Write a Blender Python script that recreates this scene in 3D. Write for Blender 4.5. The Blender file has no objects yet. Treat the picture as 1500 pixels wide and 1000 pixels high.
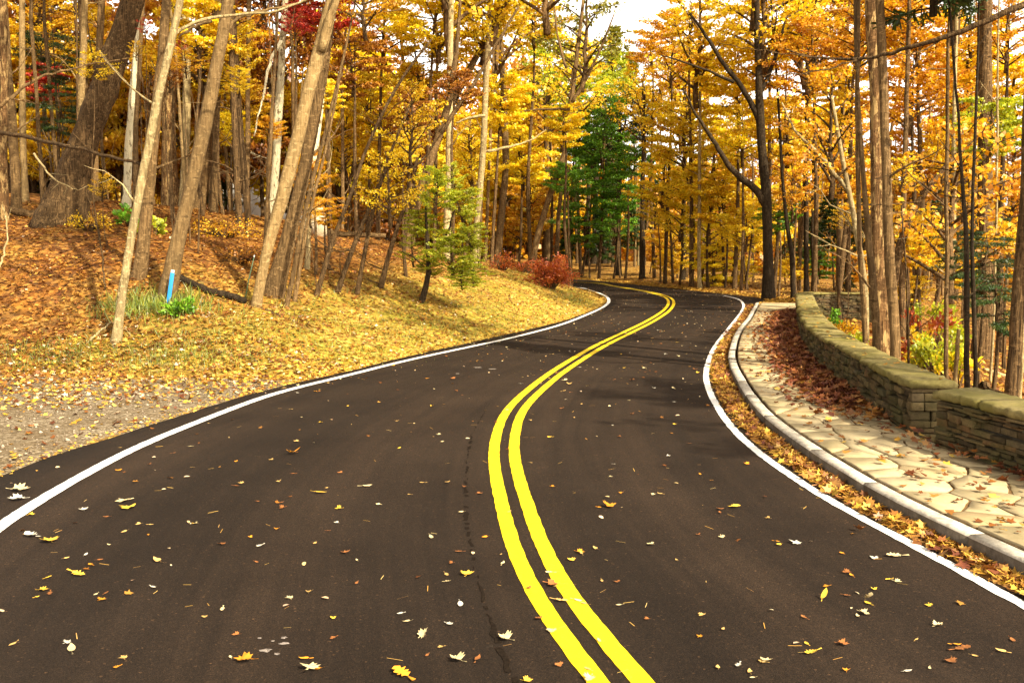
import bpy, math, random
import numpy as np
from mathutils import Vector, Matrix

# ------------------------------------------------------------------ camera, sky, sun, exposure
SC = bpy.context.scene
C = SC.collection
FPX, CAMZ, PITCH = 1400.0, 2.1, math.atan(135 / 1400.0)      # photo is 1500 x 1000
cam = bpy.data.cameras.new('camera')
cam.sensor_width = 36.0
cam.lens = FPX / 1500.0 * 36.0
cam.clip_start, cam.clip_end = 0.1, 3000.0
cam_o = bpy.data.objects.new('camera', cam)
C.objects.link(cam_o)
cam_o.location = (0, 0, CAMZ)
cam_o.rotation_euler = (math.pi / 2 - PITCH, 0, 0)
SC.camera = cam_o

SUN_AZ, SUN_EL = math.atan2(0.66, -0.75), math.radians(40)    # azimuth clockwise from +Y
w = bpy.data.worlds.new('World')
SC.world = w
w.use_nodes = True
nt = w.node_tree
nt.nodes.clear()
wo = nt.nodes.new('ShaderNodeOutputWorld')
bg = nt.nodes.new('ShaderNodeBackground')
sky = nt.nodes.new('ShaderNodeTexSky')
sky.sky_type = 'NISHITA'
sky.sun_disc = False
sky.sun_elevation = SUN_EL
sky.sun_rotation = SUN_AZ
sky.air_density, sky.dust_density, sky.ozone_density = 1.0, 3.0, 1.0
hs = nt.nodes.new('ShaderNodeHueSaturation')                   # a bright, hazy, nearly white autumn sky
hs.inputs['Saturation'].default_value = 0.06
hs.inputs['Value'].default_value = 1.0
nt.links.new(sky.outputs[0], hs.inputs['Color'])
tc = nt.nodes.new('ShaderNodeTexCoord')                        # low haze: brighter and whiter towards the horizon
sx = nt.nodes.new('ShaderNodeSeparateXYZ'); nt.links.new(tc.outputs['Generated'], sx.inputs[0])
mr = nt.nodes.new('ShaderNodeMapRange'); mr.inputs[1].default_value, mr.inputs[2].default_value, mr.inputs[3].default_value, mr.inputs[4].default_value = 0.0, 0.6, 3.2, 0.9
nt.links.new(sx.outputs[2], mr.inputs[0])
vm = nt.nodes.new('ShaderNodeVectorMath'); vm.operation = 'SCALE'
nt.links.new(hs.outputs[0], vm.inputs[0]); nt.links.new(mr.outputs[0], vm.inputs['Scale'])
wm = nt.nodes.new('ShaderNodeVectorMath'); wm.operation = 'MULTIPLY'; wm.inputs[1].default_value = (1.0, 0.94, 0.84)
nt.links.new(vm.outputs[0], wm.inputs[0])
nt.links.new(wm.outputs[0], bg.inputs[0])
bg.inputs[1].default_value = 0.105
nt.links.new(bg.outputs[0], wo.inputs[0])

sl = bpy.data.lights.new('sun', 'SUN')
sl.energy = 4.5
sl.angle = math.radians(0.6)
sl.color = (1.0, 0.90, 0.68)
so = bpy.data.objects.new('sun', sl)
C.objects.link(so)
sdir = Vector((math.sin(SUN_AZ) * math.cos(SUN_EL), math.cos(SUN_AZ) * math.cos(SUN_EL), math.sin(SUN_EL)))
so.rotation_euler = sdir.to_track_quat('Z', 'Y').to_euler()
so.location = sdir * 60

SC.render.engine = 'CYCLES'
SC.view_settings.view_transform = 'Standard'
SC.view_settings.look = 'None'
SC.view_settings.exposure = 1.3
SC.view_settings.gamma = 1.0
SC.cycles.use_denoising = True
SC.cycles.max_bounces = 6
SC.cycles.diffuse_bounces = 3
SC.cycles.transmission_bounces = 3
SC.cycles.caustics_reflective = SC.cycles.caustics_refractive = False

rnd = random.Random(7)
NR = np.random.default_rng(11)

# ------------------------------------------------------------------ pixel -> ray helpers
CP, SP = math.cos(PITCH), math.sin(PITCH)
def ray(u, v):
    a, b = (u - 750.0), (500.0 - v)
    return np.array([a, FPX * CP + b * SP, -FPX * SP + b * CP]) / FPX
def G(u, v, z=0.0):                       # the point of height z under a photo pixel
    d = ray(u, v)
    t = (z - CAMZ) / d[2]
    return np.array([d[0] * t, d[1] * t, z])
def AT(u, v, Y):                          # the point at depth Y under a photo pixel
    d = ray(u, v)
    t = Y / d[1]
    return np.array([d[0] * t, Y, CAMZ + d[2] * t])

def spline(pts, step=0.4):
    """Catmull-Rom through pts (n,2), resampled at even steps"""
    P = np.asarray(pts, float)
    Q = np.vstack([2 * P[0] - P[1], P, 2 * P[-1] - P[-2]])
    out = []
    for i in range(1, len(Q) - 2):
        p0, p1, p2, p3 = Q[i - 1], Q[i], Q[i + 1], Q[i + 2]
        t = np.linspace(0, 1, 24, endpoint=False)[:, None]
        out.append(0.5 * ((2 * p1) + (-p0 + p2) * t + (2 * p0 - 5 * p1 + 4 * p2 - p3) * t ** 2 + (-p0 + 3 * p1 - 3 * p2 + p3) * t ** 3))
    D = np.vstack(out + [P[-1:]])
    for _ in range(3):
        D = resample(D, step)
        D[1:-1] = 0.25 * D[:-2] + 0.5 * D[1:-1] + 0.25 * D[2:]
    return D
def resample(D, step=None, n=None):
    L = np.r_[0, np.cumsum(np.linalg.norm(np.diff(D, axis=0), axis=1))]
    n = n or max(2, int(L[-1] / step) + 1)
    s = np.linspace(0, L[-1], n)
    return np.stack([np.interp(s, L, D[:, k]) for k in range(D.shape[1])], 1)
def normals2(D):                          # unit normals to the right of the travel direction
    t = np.gradient(D, axis=0)
    t /= np.linalg.norm(t, axis=1)[:, None] + 1e-9
    return np.stack([t[:, 1], -t[:, 0]], 1)

def px(lst, z=0.0):
    return [tuple(G(u, v, z)[:2]) for u, v in lst]

L_EDGE = spline([(-0.5, -8), (-3.0, -1), (-3.9, 2), (-4.5, 5.5)] + px([(0, 697), (133, 650), (267, 607), (400, 568), (500, 546), (600, 521), (700, 499), (817, 472), (857, 458.5), (880, 448.5), (888, 440), (880, 432), (863, 425), (842, 420)]) + [(1, 56), (-6, 60), (-20, 65), (-60, 75)])
L_LINE = spline([(0.5, -8), (-2.0, -1), (-2.9, 2), (-3.55, 5)] + px([(0, 770), (100, 708), (200, 655), (300, 614), (400, 577), (500, 552), (600, 527), (700, 505.5), (750, 494.5), (817, 477), (857, 462), (883, 450), (892, 441), (886, 433), (867, 426), (845, 421)]) + [(1, 57), (-6, 61), (-20, 66), (-60, 76)])
Y_LINE = spline([(5, -8), (2.4, -1), (1.2, 2.2)] + px([(908, 1000), (801, 860), (773, 800), (757, 750), (739, 680), (740, 640), (757, 597), (803, 555), (838, 531), (878, 507), (921, 486), (953, 470), (977, 454), (983, 442), (974, 434), (942, 426), (899, 419), (867, 414)]) + [(1, 63), (-6, 66), (-20, 70.5), (-60, 80)])
R_LINE = spline([(7.7, -8), (4.9, -1), (4.0, 1.5), (3.4, 3.8)] + px([(1500, 889), (1400, 830), (1320, 789), (1240, 748), (1160, 698), (1120, 670), (1080, 636), (1057, 606), (1041, 577), (1034, 553), (1038, 529), (1049, 505), (1070, 478), (1086, 457), (1089, 446), (1081, 438), (1060, 433)]))
R_EDGE = spline([(8, -8), (5.2, -1), (4.3, 1.5), (3.6, 4)] + px([(1500, 848), (1320, 762), (1240, 713), (1160, 658), (1108, 614), (1081, 571), (1068, 543), (1068, 521), (1077, 494), (1094, 471), (1107, 448)]) + [(10.4, 39), (10.6, 42)] + px([(1070, 431.5), (1017, 426), (963, 420), (910, 415), (857, 410)]) + [(1, 69), (-6, 72), (-20, 76), (-60, 85)])
KZ = 0.13                                  # kerb and pavement height
K_EDGE = spline([(8, -8), (5.2, -1), (4.3, 1.5), (3.6, 4)] + px([(1500, 848), (1320, 762), (1240, 713), (1160, 658), (1108, 614), (1081, 571), (1068, 543), (1068, 521), (1077, 494), (1094, 471), (1107, 448)]))
WALL = spline([(10, -8), (7, -1), (5.6, 3), (4.9, 6)] + px([(1500, 695), (1405, 664), (1342, 637), (1300, 613), (1264, 586), (1210, 544), (1183, 517), (1171, 487), (1168, 457)], KZ), 0.3)

def pdist(P, D):
    """signed distance of points (n,2) to polyline D: positive to the right of its direction"""
    P = np.asarray(P, float)
    best = np.full(len(P), 1e9)
    sg = np.ones(len(P))
    D = resample(D, n=min(len(D), 90))
    for a, b in zip(D[:-1], D[1:]):
        ab = b - a
        t = np.clip(((P - a) @ ab) / (ab @ ab), 0, 1)
        q = P - a - t[:, None] * ab
        d = (q ** 2).sum(1)
        m = d < best - 1e-12
        best[m] = d[m]
        sg[m] = np.sign(ab[1] * q[m, 0] - ab[0] * q[m, 1])
    return np.sqrt(best) * sg

def sstep(x, a, b):
    t = np.clip((x - a) / (b - a), 0, 1)
    return t * t * (3 - 2 * t)
def wob(x, y, s, seed=0):                  # cheap smooth noise
    r = np.random.default_rng(seed)
    o = 0
    for k in range(6):
        a = r.uniform(0, 6.28)
        f = s * r.uniform(0.6, 1.8)
        o = o + np.sin((x * math.cos(a) + y * math.sin(a)) * f + r.uniform(0, 6.28))
    return o / 6

def terrain(x, y):
    x = np.atleast_1d(np.asarray(x, float)); y = np.atleast_1d(np.asarray(y, float))
    P = np.stack([x, y], 1)
    dl = -pdist(P, L_EDGE)
    dr = pdist(P, R_EDGE)
    # left bank
    s = np.minimum(dl - 0.35, (y - 16.2) + 0.9 * wob(x, y, 0.55, 3) + .3 * wob(x, y, 1.9, 33))
    k = np.clip(s, 0, None)
    bank = 4.3 * (1 - np.exp(-(0.285 * k + 0.004 * k * k) / 4.3 * 1.15))
    bank = bank * (1 + .10 * sstep(-x, 4, 11))
    bank = bank + sstep(s, 0.3, 3) * (0.16 * wob(x, y, 1.1, 5) + 0.07 * wob(x, y, 3.0, 6))
    bank = bank + sstep(y, 60, 140) * 5.0 * sstep(dl, 6, 40)
    z = np.where(dl > 0, bank - 0.08 + 0.075 * sstep(dl, 0.02, 0.4), -0.08)
    # beyond the wall
    wy = sstep(y, 30, 38)
    near = -0.15 - 1.25 * sstep(dr, 2.2, 9) - 0.035 * np.clip(dr - 9, 0, 60)
    far = 0.02 + np.where(x < 12, 0.085, 0.02) * np.clip(dr - 0.4, 0, 11) * sstep(y, 42, 58) - 0.055 * np.clip(x - 14, 0, 60) * (1 - 0.5 * sstep(y, 60, 100))
    rz = near * (1 - wy) + far * wy
    rz = rz + sstep(dr, 2.5, 6) * (0.12 * wob(x, y, 0.9, 8) + 0.05 * wob(x, y, 2.6, 9))
    z = np.where(dr > 0, np.where(dr < 2.2, -0.08 + (rz + 0.08) * sstep(dr, 0.0, 0.4) * wy, rz), z)
    return z
def tz(x, y):
    return float(terrain(x, y)[0])
def trace(u, v, zoff=0.0, tmax=160):
    d = ray(u, v)
    t = np.linspace(3, tmax, 1400)
    X, Y, Z = d[0] * t, d[1] * t, CAMZ + d[2] * t
    h = terrain(X, Y)
    i = np.nonzero(Z < h)[0]
    k = i[0] if len(i) else len(t) - 1
    if Y[k] > 48 and u < 720:                     # the ray just clears the bank's crest: stand on the crest
        m = (Y > 24) & (Y < 42)
        k = np.nonzero(m)[0][int(np.argmin((Z - h)[m]))]
    return np.array([X[k], Y[k], h[k]])

# ------------------------------------------------------------------ mesh helpers
def link(o, parent=None):
    C.objects.link(o)
    if parent is not None:
        o.parent = parent
    return o
def mesh_np(name, V, loops, starts, totals, mats, uv=None, smooth=False, attrs=None):
    me = bpy.data.meshes.new(name)
    V = np.asarray(V, np.float32)
    me.vertices.add(len(V)); me.vertices.foreach_set('co', V.ravel())
    me.loops.add(len(loops)); me.loops.foreach_set('vertex_index', np.asarray(loops, np.int32))
    me.polygons.add(len(starts))
    me.polygons.foreach_set('loop_start', np.asarray(starts, np.int32))
    me.polygons.foreach_set('loop_total', np.asarray(totals, np.int32))
    if smooth:
        me.polygons.foreach_set('use_smooth', np.ones(len(starts), bool))
    if uv is not None:
        l = me.uv_layers.new(name='UVMap')
        l.data.foreach_set('uv', np.asarray(uv, np.float32)[np.asarray(loops)].ravel())
    for nm, a in (attrs or {}).items():
        at = me.attributes.new(nm, 'FLOAT', 'POINT')
        at.data.foreach_set('value', np.asarray(a, np.float32))
    me.update(calc_edges=True)
    me.validate()
    for m in (mats if isinstance(mats, (list, tuple)) else [mats]):
        me.materials.append(m)
    return me
def mesh_py(name, V, F, mats, smooth=False, uv=None, attrs=None):
    tot = [len(f) for f in F]
    st = np.r_[0, np.cumsum(tot)[:-1]] if len(tot) else []
    return mesh_np(name, V, [i for f in F for i in f], st, tot, mats, uv, smooth, attrs)
def obj(name, me, parent=None, loc=None):
    o = bpy.data.objects.new(name, me)
    link(o, parent)
    if loc is not None:
        o.location = loc
    return o
def tag(o, label=None, cat=None, group=None, kind=None):
    if label: o['label'] = label
    if cat: o['category'] = cat
    if group: o['group'] = group
    if kind: o['kind'] = kind
    return o
def empty(name, loc):
    o = bpy.data.objects.new(name, None)
    o.empty_display_size = 0.2
    link(o); o.location = tuple(float(a) for a in loc)
    return o

class MB:
    def __init__(s): s.V, s.F, s.n = [], [], 0
    def add(s, V, F):
        s.V.append(np.asarray(V, float)); s.F += [[i + s.n for i in f] for f in F]; s.n += len(V)
    def tube(s, P, R, sides=8, rough=0.0, seed=0, caps=True):
        P = np.asarray(P, float); R = np.asarray(R, float)
        n = len(P)
        T = np.gradient(P, axis=0); T /= np.linalg.norm(T, axis=1)[:, None] + 1e-9
        ref = np.array([0, 1.0, 0]) if abs(T[:, 1]).mean() < 0.85 else np.array([1.0, 0, 0])
        A = np.cross(T, ref); A /= np.linalg.norm(A, axis=1)[:, None] + 1e-9
        B = np.cross(T, A)
        th = np.linspace(0, 2 * math.pi, sides, endpoint=False)
        rr = np.random.default_rng(seed)
        lob = 1 + rough * (0.6 * np.sin(2 * th + rr.uniform(0, 6)) + 0.5 * np.sin(3 * th + rr.uniform(0, 6)))[None, :] + rough * rr.normal(0, 0.35, (n, sides))
        V = P[:, None, :] + (R[:, None] * lob)[:, :, None] * (np.cos(th)[None, :, None] * A[:, None, :] + np.sin(th)[None, :, None] * B[:, None, :])
        F = []
        for i in range(n - 1):
            for j in range(sides):
                k = (j + 1) % sides
                F.append([i * sides + j, i * sides + k, (i + 1) * sides + k, (i + 1) * sides + j])
        if caps:
            F.append(list(range(sides))[::-1]); F.append([(n - 1) * sides + j for j in range(sides)])
        s.add(V.reshape(-1, 3), F)
    def box(s, c8):
        s.add(c8, [[0, 3, 2, 1], [4, 5, 6, 7], [0, 1, 5, 4], [1, 2, 6, 5], [2, 3, 7, 6], [3, 0, 4, 7]])
    def mesh(s, name, mat, smooth=False):
        return mesh_py(name, np.vstack(s.V), s.F, mat, smooth)

# leaf templates: (across, along, out of the leaf's plane)
KITE = np.array([(0, 0, 0), (-.36, .5, .08), (0, 1, -.06), (.36, .5, .08)])
NEEDLE = np.array([(-.05, 0, 0), (-.05, 1, -.1), (.05, 1, -.1), (.05, 0, 0)])
LOBED = np.array([(0, 0, 0), (-.42, .08, .10), (-.30, .38, .04), (-.62, .62, .16), (-.20, .66, .03), (0, 1.05, -.05), (.20, .66, .03), (.62, .62, .14), (.30, .38, .04), (.42, .08, .12)])
OVAL = np.array([(0, 0, 0), (-.25, .28, .07), (-.24, .68, .07), (0, 1, -.03), (.24, .68, .08), (.25, .28, .06)])

def leaves_arrays(Cn, D, N, S, T):
    """Cn centres, D pointing directions, N normals (all n,3), S sizes -> vertices and n-gons of k corners"""
    D = D / (np.linalg.norm(D, axis=1)[:, None] + 1e-9)
    A = np.cross(D, N); A /= np.linalg.norm(A, axis=1)[:, None] + 1e-9
    M = np.cross(A, D)
    V = Cn[:, None, :] + S[:, None, None] * (T[None, :, 0:1] * A[:, None, :] + T[None, :, 1:2] * D[:, None, :] + T[None, :, 2:3] * M[:, None, :])
    return V.reshape(-1, 3)
def leaf_mesh(name, Cn, D, N, S, T, mat):
    V = leaves_arrays(Cn, D, N, S, T)
    k = len(T); n = len(Cn)
    return mesh_np(name, V, np.arange(n * k), np.arange(n) * k, np.full(n, k), mat)

# ------------------------------------------------------------------ materials
def M(name):
    m = bpy.data.materials.new(name); m.use_nodes = True
    nt = m.node_tree; nt.nodes.clear()
    out = nt.nodes.new('ShaderNodeOutputMaterial')
    return m, nt, out
def N(nt, t, **kw):
    n = nt.nodes.new('ShaderNode' + t)
    for k, v in kw.items():
        if k in n.inputs: n.inputs[k].default_value = v
        else: setattr(n, k, v)
    return n
def ramp(nt, fac, stops, interp='LINEAR'):
    r = nt.nodes.new('ShaderNodeValToRGB')
    r.color_ramp.interpolation = interp
    e = r.color_ramp.elements
    while len(e) < len(stops): e.new(0.5)
    for q, (p, c) in zip(e, stops):
        q.position = p; q.color = (*c, 1) if len(c) == 3 else c
    if fac is not None: nt.links.new(fac, r.inputs[0])
    return r
def mixc(nt, fac, a, b, mode='MIX'):
    m = nt.nodes.new('ShaderNodeMix'); m.data_type = 'RGBA'; m.blend_type = mode
    for s, v in ((m.inputs[0], fac), (m.inputs[6], a), (m.inputs[7], b)):
        if isinstance(v, bpy.types.NodeSocket): nt.links.new(v, s)
        elif isinstance(v, (int, float)): s.default_value = v
        else: s.default_value = (*v, 1)
    return m.outputs[2]
def math_(nt, op, a, b=0.0, clamp=False):
    m = nt.nodes.new('ShaderNodeMath'); m.operation = op; m.use_clamp = clamp
    for s, v in ((m.inputs[0], a), (m.inputs[1], b)):
        if isinstance(v, bpy.types.NodeSocket): nt.links.new(v, s)
        else: s.default_value = v
    return m.outputs[0]
def noise(nt, vec, scale, detail=4, rough=0.55):
    n = N(nt, 'TexNoise', Scale=scale, Detail=detail, Roughness=rough)
    if vec is not None: nt.links.new(vec, n.inputs['Vector'])
    return n.outputs[0]
def coords(nt, which='Object', scale=None):
    t = nt.nodes.new('ShaderNodeTexCoord').outputs[which]
    if scale:
        mp = nt.nodes.new('ShaderNodeMapping'); mp.inputs['Scale'].default_value = scale
        nt.links.new(t, mp.inputs['Vector']); t = mp.outputs[0]
    return t
def geo(nt, which): return nt.nodes.new('ShaderNodeNewGeometry').outputs[which]
def attr(nt, name):
    a = nt.nodes.new('ShaderNodeAttribute'); a.attribute_name = name
    return a.outputs['Fac']
def bump(nt, h, strength=0.5, dist=0.02):
    b = N(nt, 'Bump', Strength=strength, Distance=dist)
    nt.links.new(h, b.inputs['Height'])
    return b.outputs[0]
def pbsdf(nt, out, col, rough=0.85, nrm=None, spec=0.3):
    p = N(nt, 'BsdfPrincipled')
    p.inputs['Roughness'].default_value = rough
    p.inputs['Specular IOR Level'].default_value = spec
    if isinstance(col, bpy.types.NodeSocket): nt.links.new(col, p.inputs['Base Color'])
    else: p.inputs['Base Color'].default_value = (*col, 1)
    if nrm is not None: nt.links.new(nrm, p.inputs['Normal'])
    nt.links.new(p.outputs[0], out.inputs[0])
    return p

def leaf_mat(name, cols, trans=0.35, objvar=0.12, clump=3.2, turn=(.8, .55, .8)):
    m, nt, out = M(name)
    r = ramp(nt, geo(nt, 'Random Per Island'), [(i / (len(cols) - 1), c) for i, c in enumerate(cols)])
    oi = nt.nodes.new('ShaderNodeObjectInfo')
    h = N(nt, 'HueSaturation')
    nt.links.new(math_(nt, 'ADD', math_(nt, 'MULTIPLY', oi.outputs['Random'], objvar * 0.12), 0.5 - objvar * 0.06), h.inputs['Hue'])
    nt.links.new(math_(nt, 'ADD', math_(nt, 'MULTIPLY', oi.outputs['Random'], objvar * 2), 1.0 - objvar), h.inputs['Value'])
    cl = noise(nt, coords(nt, 'Object'), clump, 4, .65)      # whole sprays turned browner
    cc = mixc(nt, ramp(nt, cl, [(.46, (0, 0, 0)), (.60, (.7, .7, .7))]).outputs[0], r.outputs[0], tuple(x * y for x, y in zip(cols[0], turn)))
    nt.links.new(cc, h.inputs['Color'])
    d = N(nt, 'BsdfDiffuse'); t = N(nt, 'BsdfTranslucent'); mx = N(nt, 'MixShader')
    g = N(nt, 'BsdfGlossy', Roughness=0.5)
    g.inputs['Color'].default_value = (0.9, 0.9, 0.9, 1)
    mx2 = N(nt, 'MixShader', Fac=0.04)
    mx.inputs[0].default_value = trans
    nt.links.new(h.outputs[0], d.inputs[0]); nt.links.new(h.outputs[0], t.inputs[0])
    nt.links.new(d.outputs[0], mx.inputs[1]); nt.links.new(t.outputs[0], mx.inputs[2])
    nt.links.new(mx.outputs[0], mx2.inputs[1]); nt.links.new(g.outputs[0], mx2.inputs[2])
    nt.links.new(mx2.outputs[0], out.inputs[0])
    return m
LEAF = {
    'yellow': leaf_mat('yellow_leaves', [(.84, .58, .006), (.94, .74, .010), (.95, .80, .04), (.88, .68, .010)], .5, turn=(.9, .7, 1)),
    'gold': leaf_mat('golden_leaves', [(.72, .44, .006), (.90, .64, .008), (.93, .70, .02), (.80, .52, .006)], .5, turn=(.85, .66, 1)),
    'orange': leaf_mat('orange_leaves', [(.54, .22, .005), (.78, .41, .008), (.86, .53, .012), (.66, .31, .006)], .48),
    'rust': leaf_mat('rust_leaves', [(.22, .07, .008), (.42, .16, .01), (.56, .25, .015), (.32, .11, .008)], .42),
    'red': leaf_mat('red_leaves', [(.38, .02, .014), (.62, .035, .025), (.70, .12, .02), (.45, .02, .02)], .4),
    'lime': leaf_mat('lime_leaves', [(.26, .34, .010), (.46, .50, .015), (.70, .62, .02), (.34, .40, .012)], .48, turn=(1, .9, .8)),
    'green': leaf_mat('green_leaves', [(.07, .19, .006), (.14, .33, .010), (.26, .46, .015), (.09, .24, .008)], .4, turn=(1, .8, 1)),
    'dark': leaf_mat('evergreen_needles', [(.018, .036, .004), (.034, .066, .006), (.06, .10, .008)], 0.25, turn=(1, 1, 1)),
    'olive': leaf_mat('olive_leaves', [(.16, .16, .012), (.28, .26, .015), (.42, .34, .02)], .4, turn=(1, 1, 1)),
    'shrubred': leaf_mat('red_shrub_leaves', [(.34, .06, .010), (.56, .12, .012), (.66, .22, .02), (.46, .08, .012)]),
}

def bark_mat(name, a, b, flake=0.0, c=(.5, .45, .36), bs=0.7, furrow=0.35):
    m, nt, out = M(name)
    n1 = noise(nt, coords(nt, 'Object', (1, 1, 0.13)), 20, 6, 0.7)
    n2 = noise(nt, coords(nt, 'Object', (1, 1, 0.45)), 2.6, 5, .65)
    n4 = noise(nt, coords(nt, 'Object', (1, 1, 1.6)), 9, 5, .7)
    w = N(nt, 'TexNoise', Scale=34.0, Detail=3.0, Roughness=.6); nt.links.new(coords(nt, 'Object', (1, 1, 0.06)), w.inputs['Vector'])
    col = ramp(nt, n1, [(0.34, a), (0.62, b)]).outputs[0]
    fur = ramp(nt, w.outputs[0], [(0.40, (1 - furrow, 1 - furrow, 1 - furrow)), (0.56, (1.15, 1.15, 1.15))]).outputs[0]
    col = mixc(nt, 1.0, col, fur, 'MULTIPLY')
    col = mixc(nt, ramp(nt, n2, [(0.42, (0, 0, 0)), (0.66, (.75, .75, .75))]).outputs[0], col, tuple(x * 0.42 for x in b))
    col = mixc(nt, ramp(nt, n4, [(0.54, (0, 0, 0)), (0.62, (.7, .7, .7))]).outputs[0], col, (b[0] * 1.35, b[1] * 1.4, b[2] * 1.5))
    n5 = noise(nt, coords(nt, 'Object', (1, 1, 2.6)), 4.2, 5, .7)      # scars and rings
    col = mixc(nt, ramp(nt, n5, [(0.60, (0, 0, 0)), (0.66, (.75, .75, .75))]).outputs[0], col, tuple(x * .5 for x in a))
    if flake:
        n3 = noise(nt, coords(nt, 'Object', (1, 1, 0.3)), 9, 5, 0.7)
        col = mixc(nt, ramp(nt, n3, [(0.5 - flake * .2, (0, 0, 0)), (0.55 - flake * .2, (1, 1, 1))]).outputs[0], col, c)
    oi = nt.nodes.new('ShaderNodeObjectInfo')
    hv = N(nt, 'HueSaturation')
    nt.links.new(math_(nt, 'ADD', math_(nt, 'MULTIPLY', oi.outputs['Random'], 0.5), 0.75), hv.inputs['Value'])
    nt.links.new(col, hv.inputs['Color'])
    h = math_(nt, 'ADD', math_(nt, 'MULTIPLY', w.outputs[0], furrow * 2.5), math_(nt, 'ADD', n1, math_(nt, 'MULTIPLY', n4, .5)))
    pbsdf(nt, out, hv.outputs[0], 0.92, bump(nt, h, min(1, bs * 1.3), 0.06), 0.12)
    return m
BARK = {
    'grey': bark_mat('grey_brown_bark', (.075, .041, .015), (.21, .125, .050), bs=0.7),
    'smooth': bark_mat('smooth_tan_bark', (.13, .078, .029), (.25, .165, .068), bs=0.4, furrow=.15),
    'tan': bark_mat('dull_brown_smooth_bark', (.10, .058, .022), (.19, .118, .048), bs=0.5, furrow=.2),
    'pale': bark_mat('pale_bark', (.18, .12, .05), (.40, .30, .14), bs=0.5, furrow=.25),
    'flaky': bark_mat('flaky_white_bark', (.12, .075, .03), (.28, .20, .10), 0.5, (.62, .53, .33), 0.9, .5),
    'brown': bark_mat('furrowed_brown_bark', (.05, .028, .011), (.17, .098, .040), bs=1.0, furrow=.65),
    'shag': bark_mat('shaggy_brown_bark', (.075, .036, .013), (.20, .105, .040), -.1, (.36, .23, .09), 1.0, .5),
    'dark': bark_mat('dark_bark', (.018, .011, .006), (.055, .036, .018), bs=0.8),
}

def stone_mat(name, cols, moss=None, mossf=0.5, bs=0.6, lo=.42, hi=1.28):
    m, nt, out = M(name)
    co = coords(nt, 'Object')
    c = ramp(nt, geo(nt, 'Random Per Island'), [(i / (len(cols) - 1), q) for i, q in enumerate(cols)]).outputs[0]
    n1 = noise(nt, co, 11, 8, 0.75)
    c = mixc(nt, 1.0, c, ramp(nt, n1, [(0.3, (lo, lo * .96, lo * .88)), (0.68, (hi, hi * .98, hi * .93))]).outputs[0], 'MULTIPLY')
    if moss:
        n2 = noise(nt, co, 2.6, 5, 0.6)
        c = mixc(nt, ramp(nt, n2, [(mossf - .12, (0, 0, 0)), (mossf + .14, (.85, .85, .85))]).outputs[0], c, moss)
    pbsdf(nt, out, c, 0.9, bump(nt, noise(nt, co, 18, 9, 0.75), bs, 0.03), 0.2)
    return m
MAT_WALL = stone_mat('wall_stone', [(.115, .076, .034), (.055, .038, .02), (.19, .135, .062), (.085, .06, .034), (.15, .085, .036), (.10, .085, .05)], (.065, .06, .018), 0.54, 1.0)
MAT_KERBFACE = stone_mat('dark_kerb_face', [(.14, .115, .09), (.18, .15, .12)], (.07, .05, .03), .5, .4)  # kerb's upright faces, coloured darker than its top
MAT_COPE = stone_mat('coping_stone', [(.27, .215, .085), (.22, .18, .07), (.30, .24, .10)], (.16, .135, .03), 0.48, 1.0)
MAT_FLAG = stone_mat('flagstone', [(.42, .335, .20), (.36, .29, .175), (.47, .385, .245), (.39, .29, .16)], (.25, .20, .09), 0.60, 0.12, .8, 1.1)
MAT_KERB = stone_mat('granite_kerb', [(.44, .40, .34), (.52, .47, .41), (.47, .43, .38)], None, 0, 0.3)

m, nt, out = M('mortar'); pbsdf(nt, out, ramp(nt, noise(nt, coords(nt), 20), [(0.3, (.02, .016, .01)), (.7, (.06, .047, .03))]).outputs[0], 0.95); MAT_MORTAR = m

def asphalt():
    m, nt, out = M('asphalt')
    co = coords(nt, 'Object')
    uv = coords(nt, 'UV')
    base = ramp(nt, noise(nt, co, 0.7, 4, 0.6), [(0.3, (.0165, .0104, .0066)), (0.7, (.0255, .0164, .0106))]).outputs[0]
    # grit
    g = N(nt, 'TexVoronoi', Scale=95.0); nt.links.new(co, g.inputs['Vector'])
    gr = ramp(nt, g.outputs['Color'], [(0.0, (.55, .55, .55)), (0.75, (1.2, 1.2, 1.2)), (0.90, (1.6, 1.5, 1.4)), (1.0, (5.5, 4.8, 3.8))]).outputs[0]
    base = mixc(nt, 0.85, base, gr, 'MULTIPLY')
    g2 = noise(nt, co, 130, 2, .8)
    base = mixc(nt, 1.0, base, ramp(nt, g2, [(.30, (.35, .35, .35)), (.52, (1, 1, 1)), (.72, (2.1, 2.0, 1.85))]).outputs[0], 'MULTIPLY')
    # faint tyre streaks running along the road
    mp = N(nt, 'Mapping'); mp.inputs['Scale'].default_value = (0.10, 30, 1); nt.links.new(uv, mp.inputs['Vector'])
    st = noise(nt, mp.outputs[0], 1.0, 5, 0.7)
    mp2 = N(nt, 'Mapping'); mp2.inputs['Scale'].default_value = (0.06, 5.5, 1); nt.links.new(uv, mp2.inputs['Vector'])
    st2 = noise(nt, mp2.outputs[0], 1.0, 3, 0.5)
    base = mixc(nt, 1.0, base, ramp(nt, st, [(0.34, (.80, .80, .80)), (0.66, (1.22, 1.20, 1.17))]).outputs[0], 'MULTIPLY')
    base = mixc(nt, 1.0, base, ramp(nt, st2, [(0.34, (.76, .76, .76)), (0.66, (1.28, 1.25, 1.21))]).outputs[0], 'MULTIPLY')
    # pale dusty stains
    ds = noise(nt, co, 3.2, 6, 0.75)
    base = mixc(nt, ramp(nt, ds, [(0.66, (0, 0, 0)), (0.80, (.5, .5, .5))]).outputs[0], base, (.11, .09, .07))
    h = noise(nt, co, 160, 3, 0.7)
    p = pbsdf(nt, out, base, 0.9, bump(nt, h, 0.7, 0.008), 0.12)
    return m
MAT_ROAD = asphalt()

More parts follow.
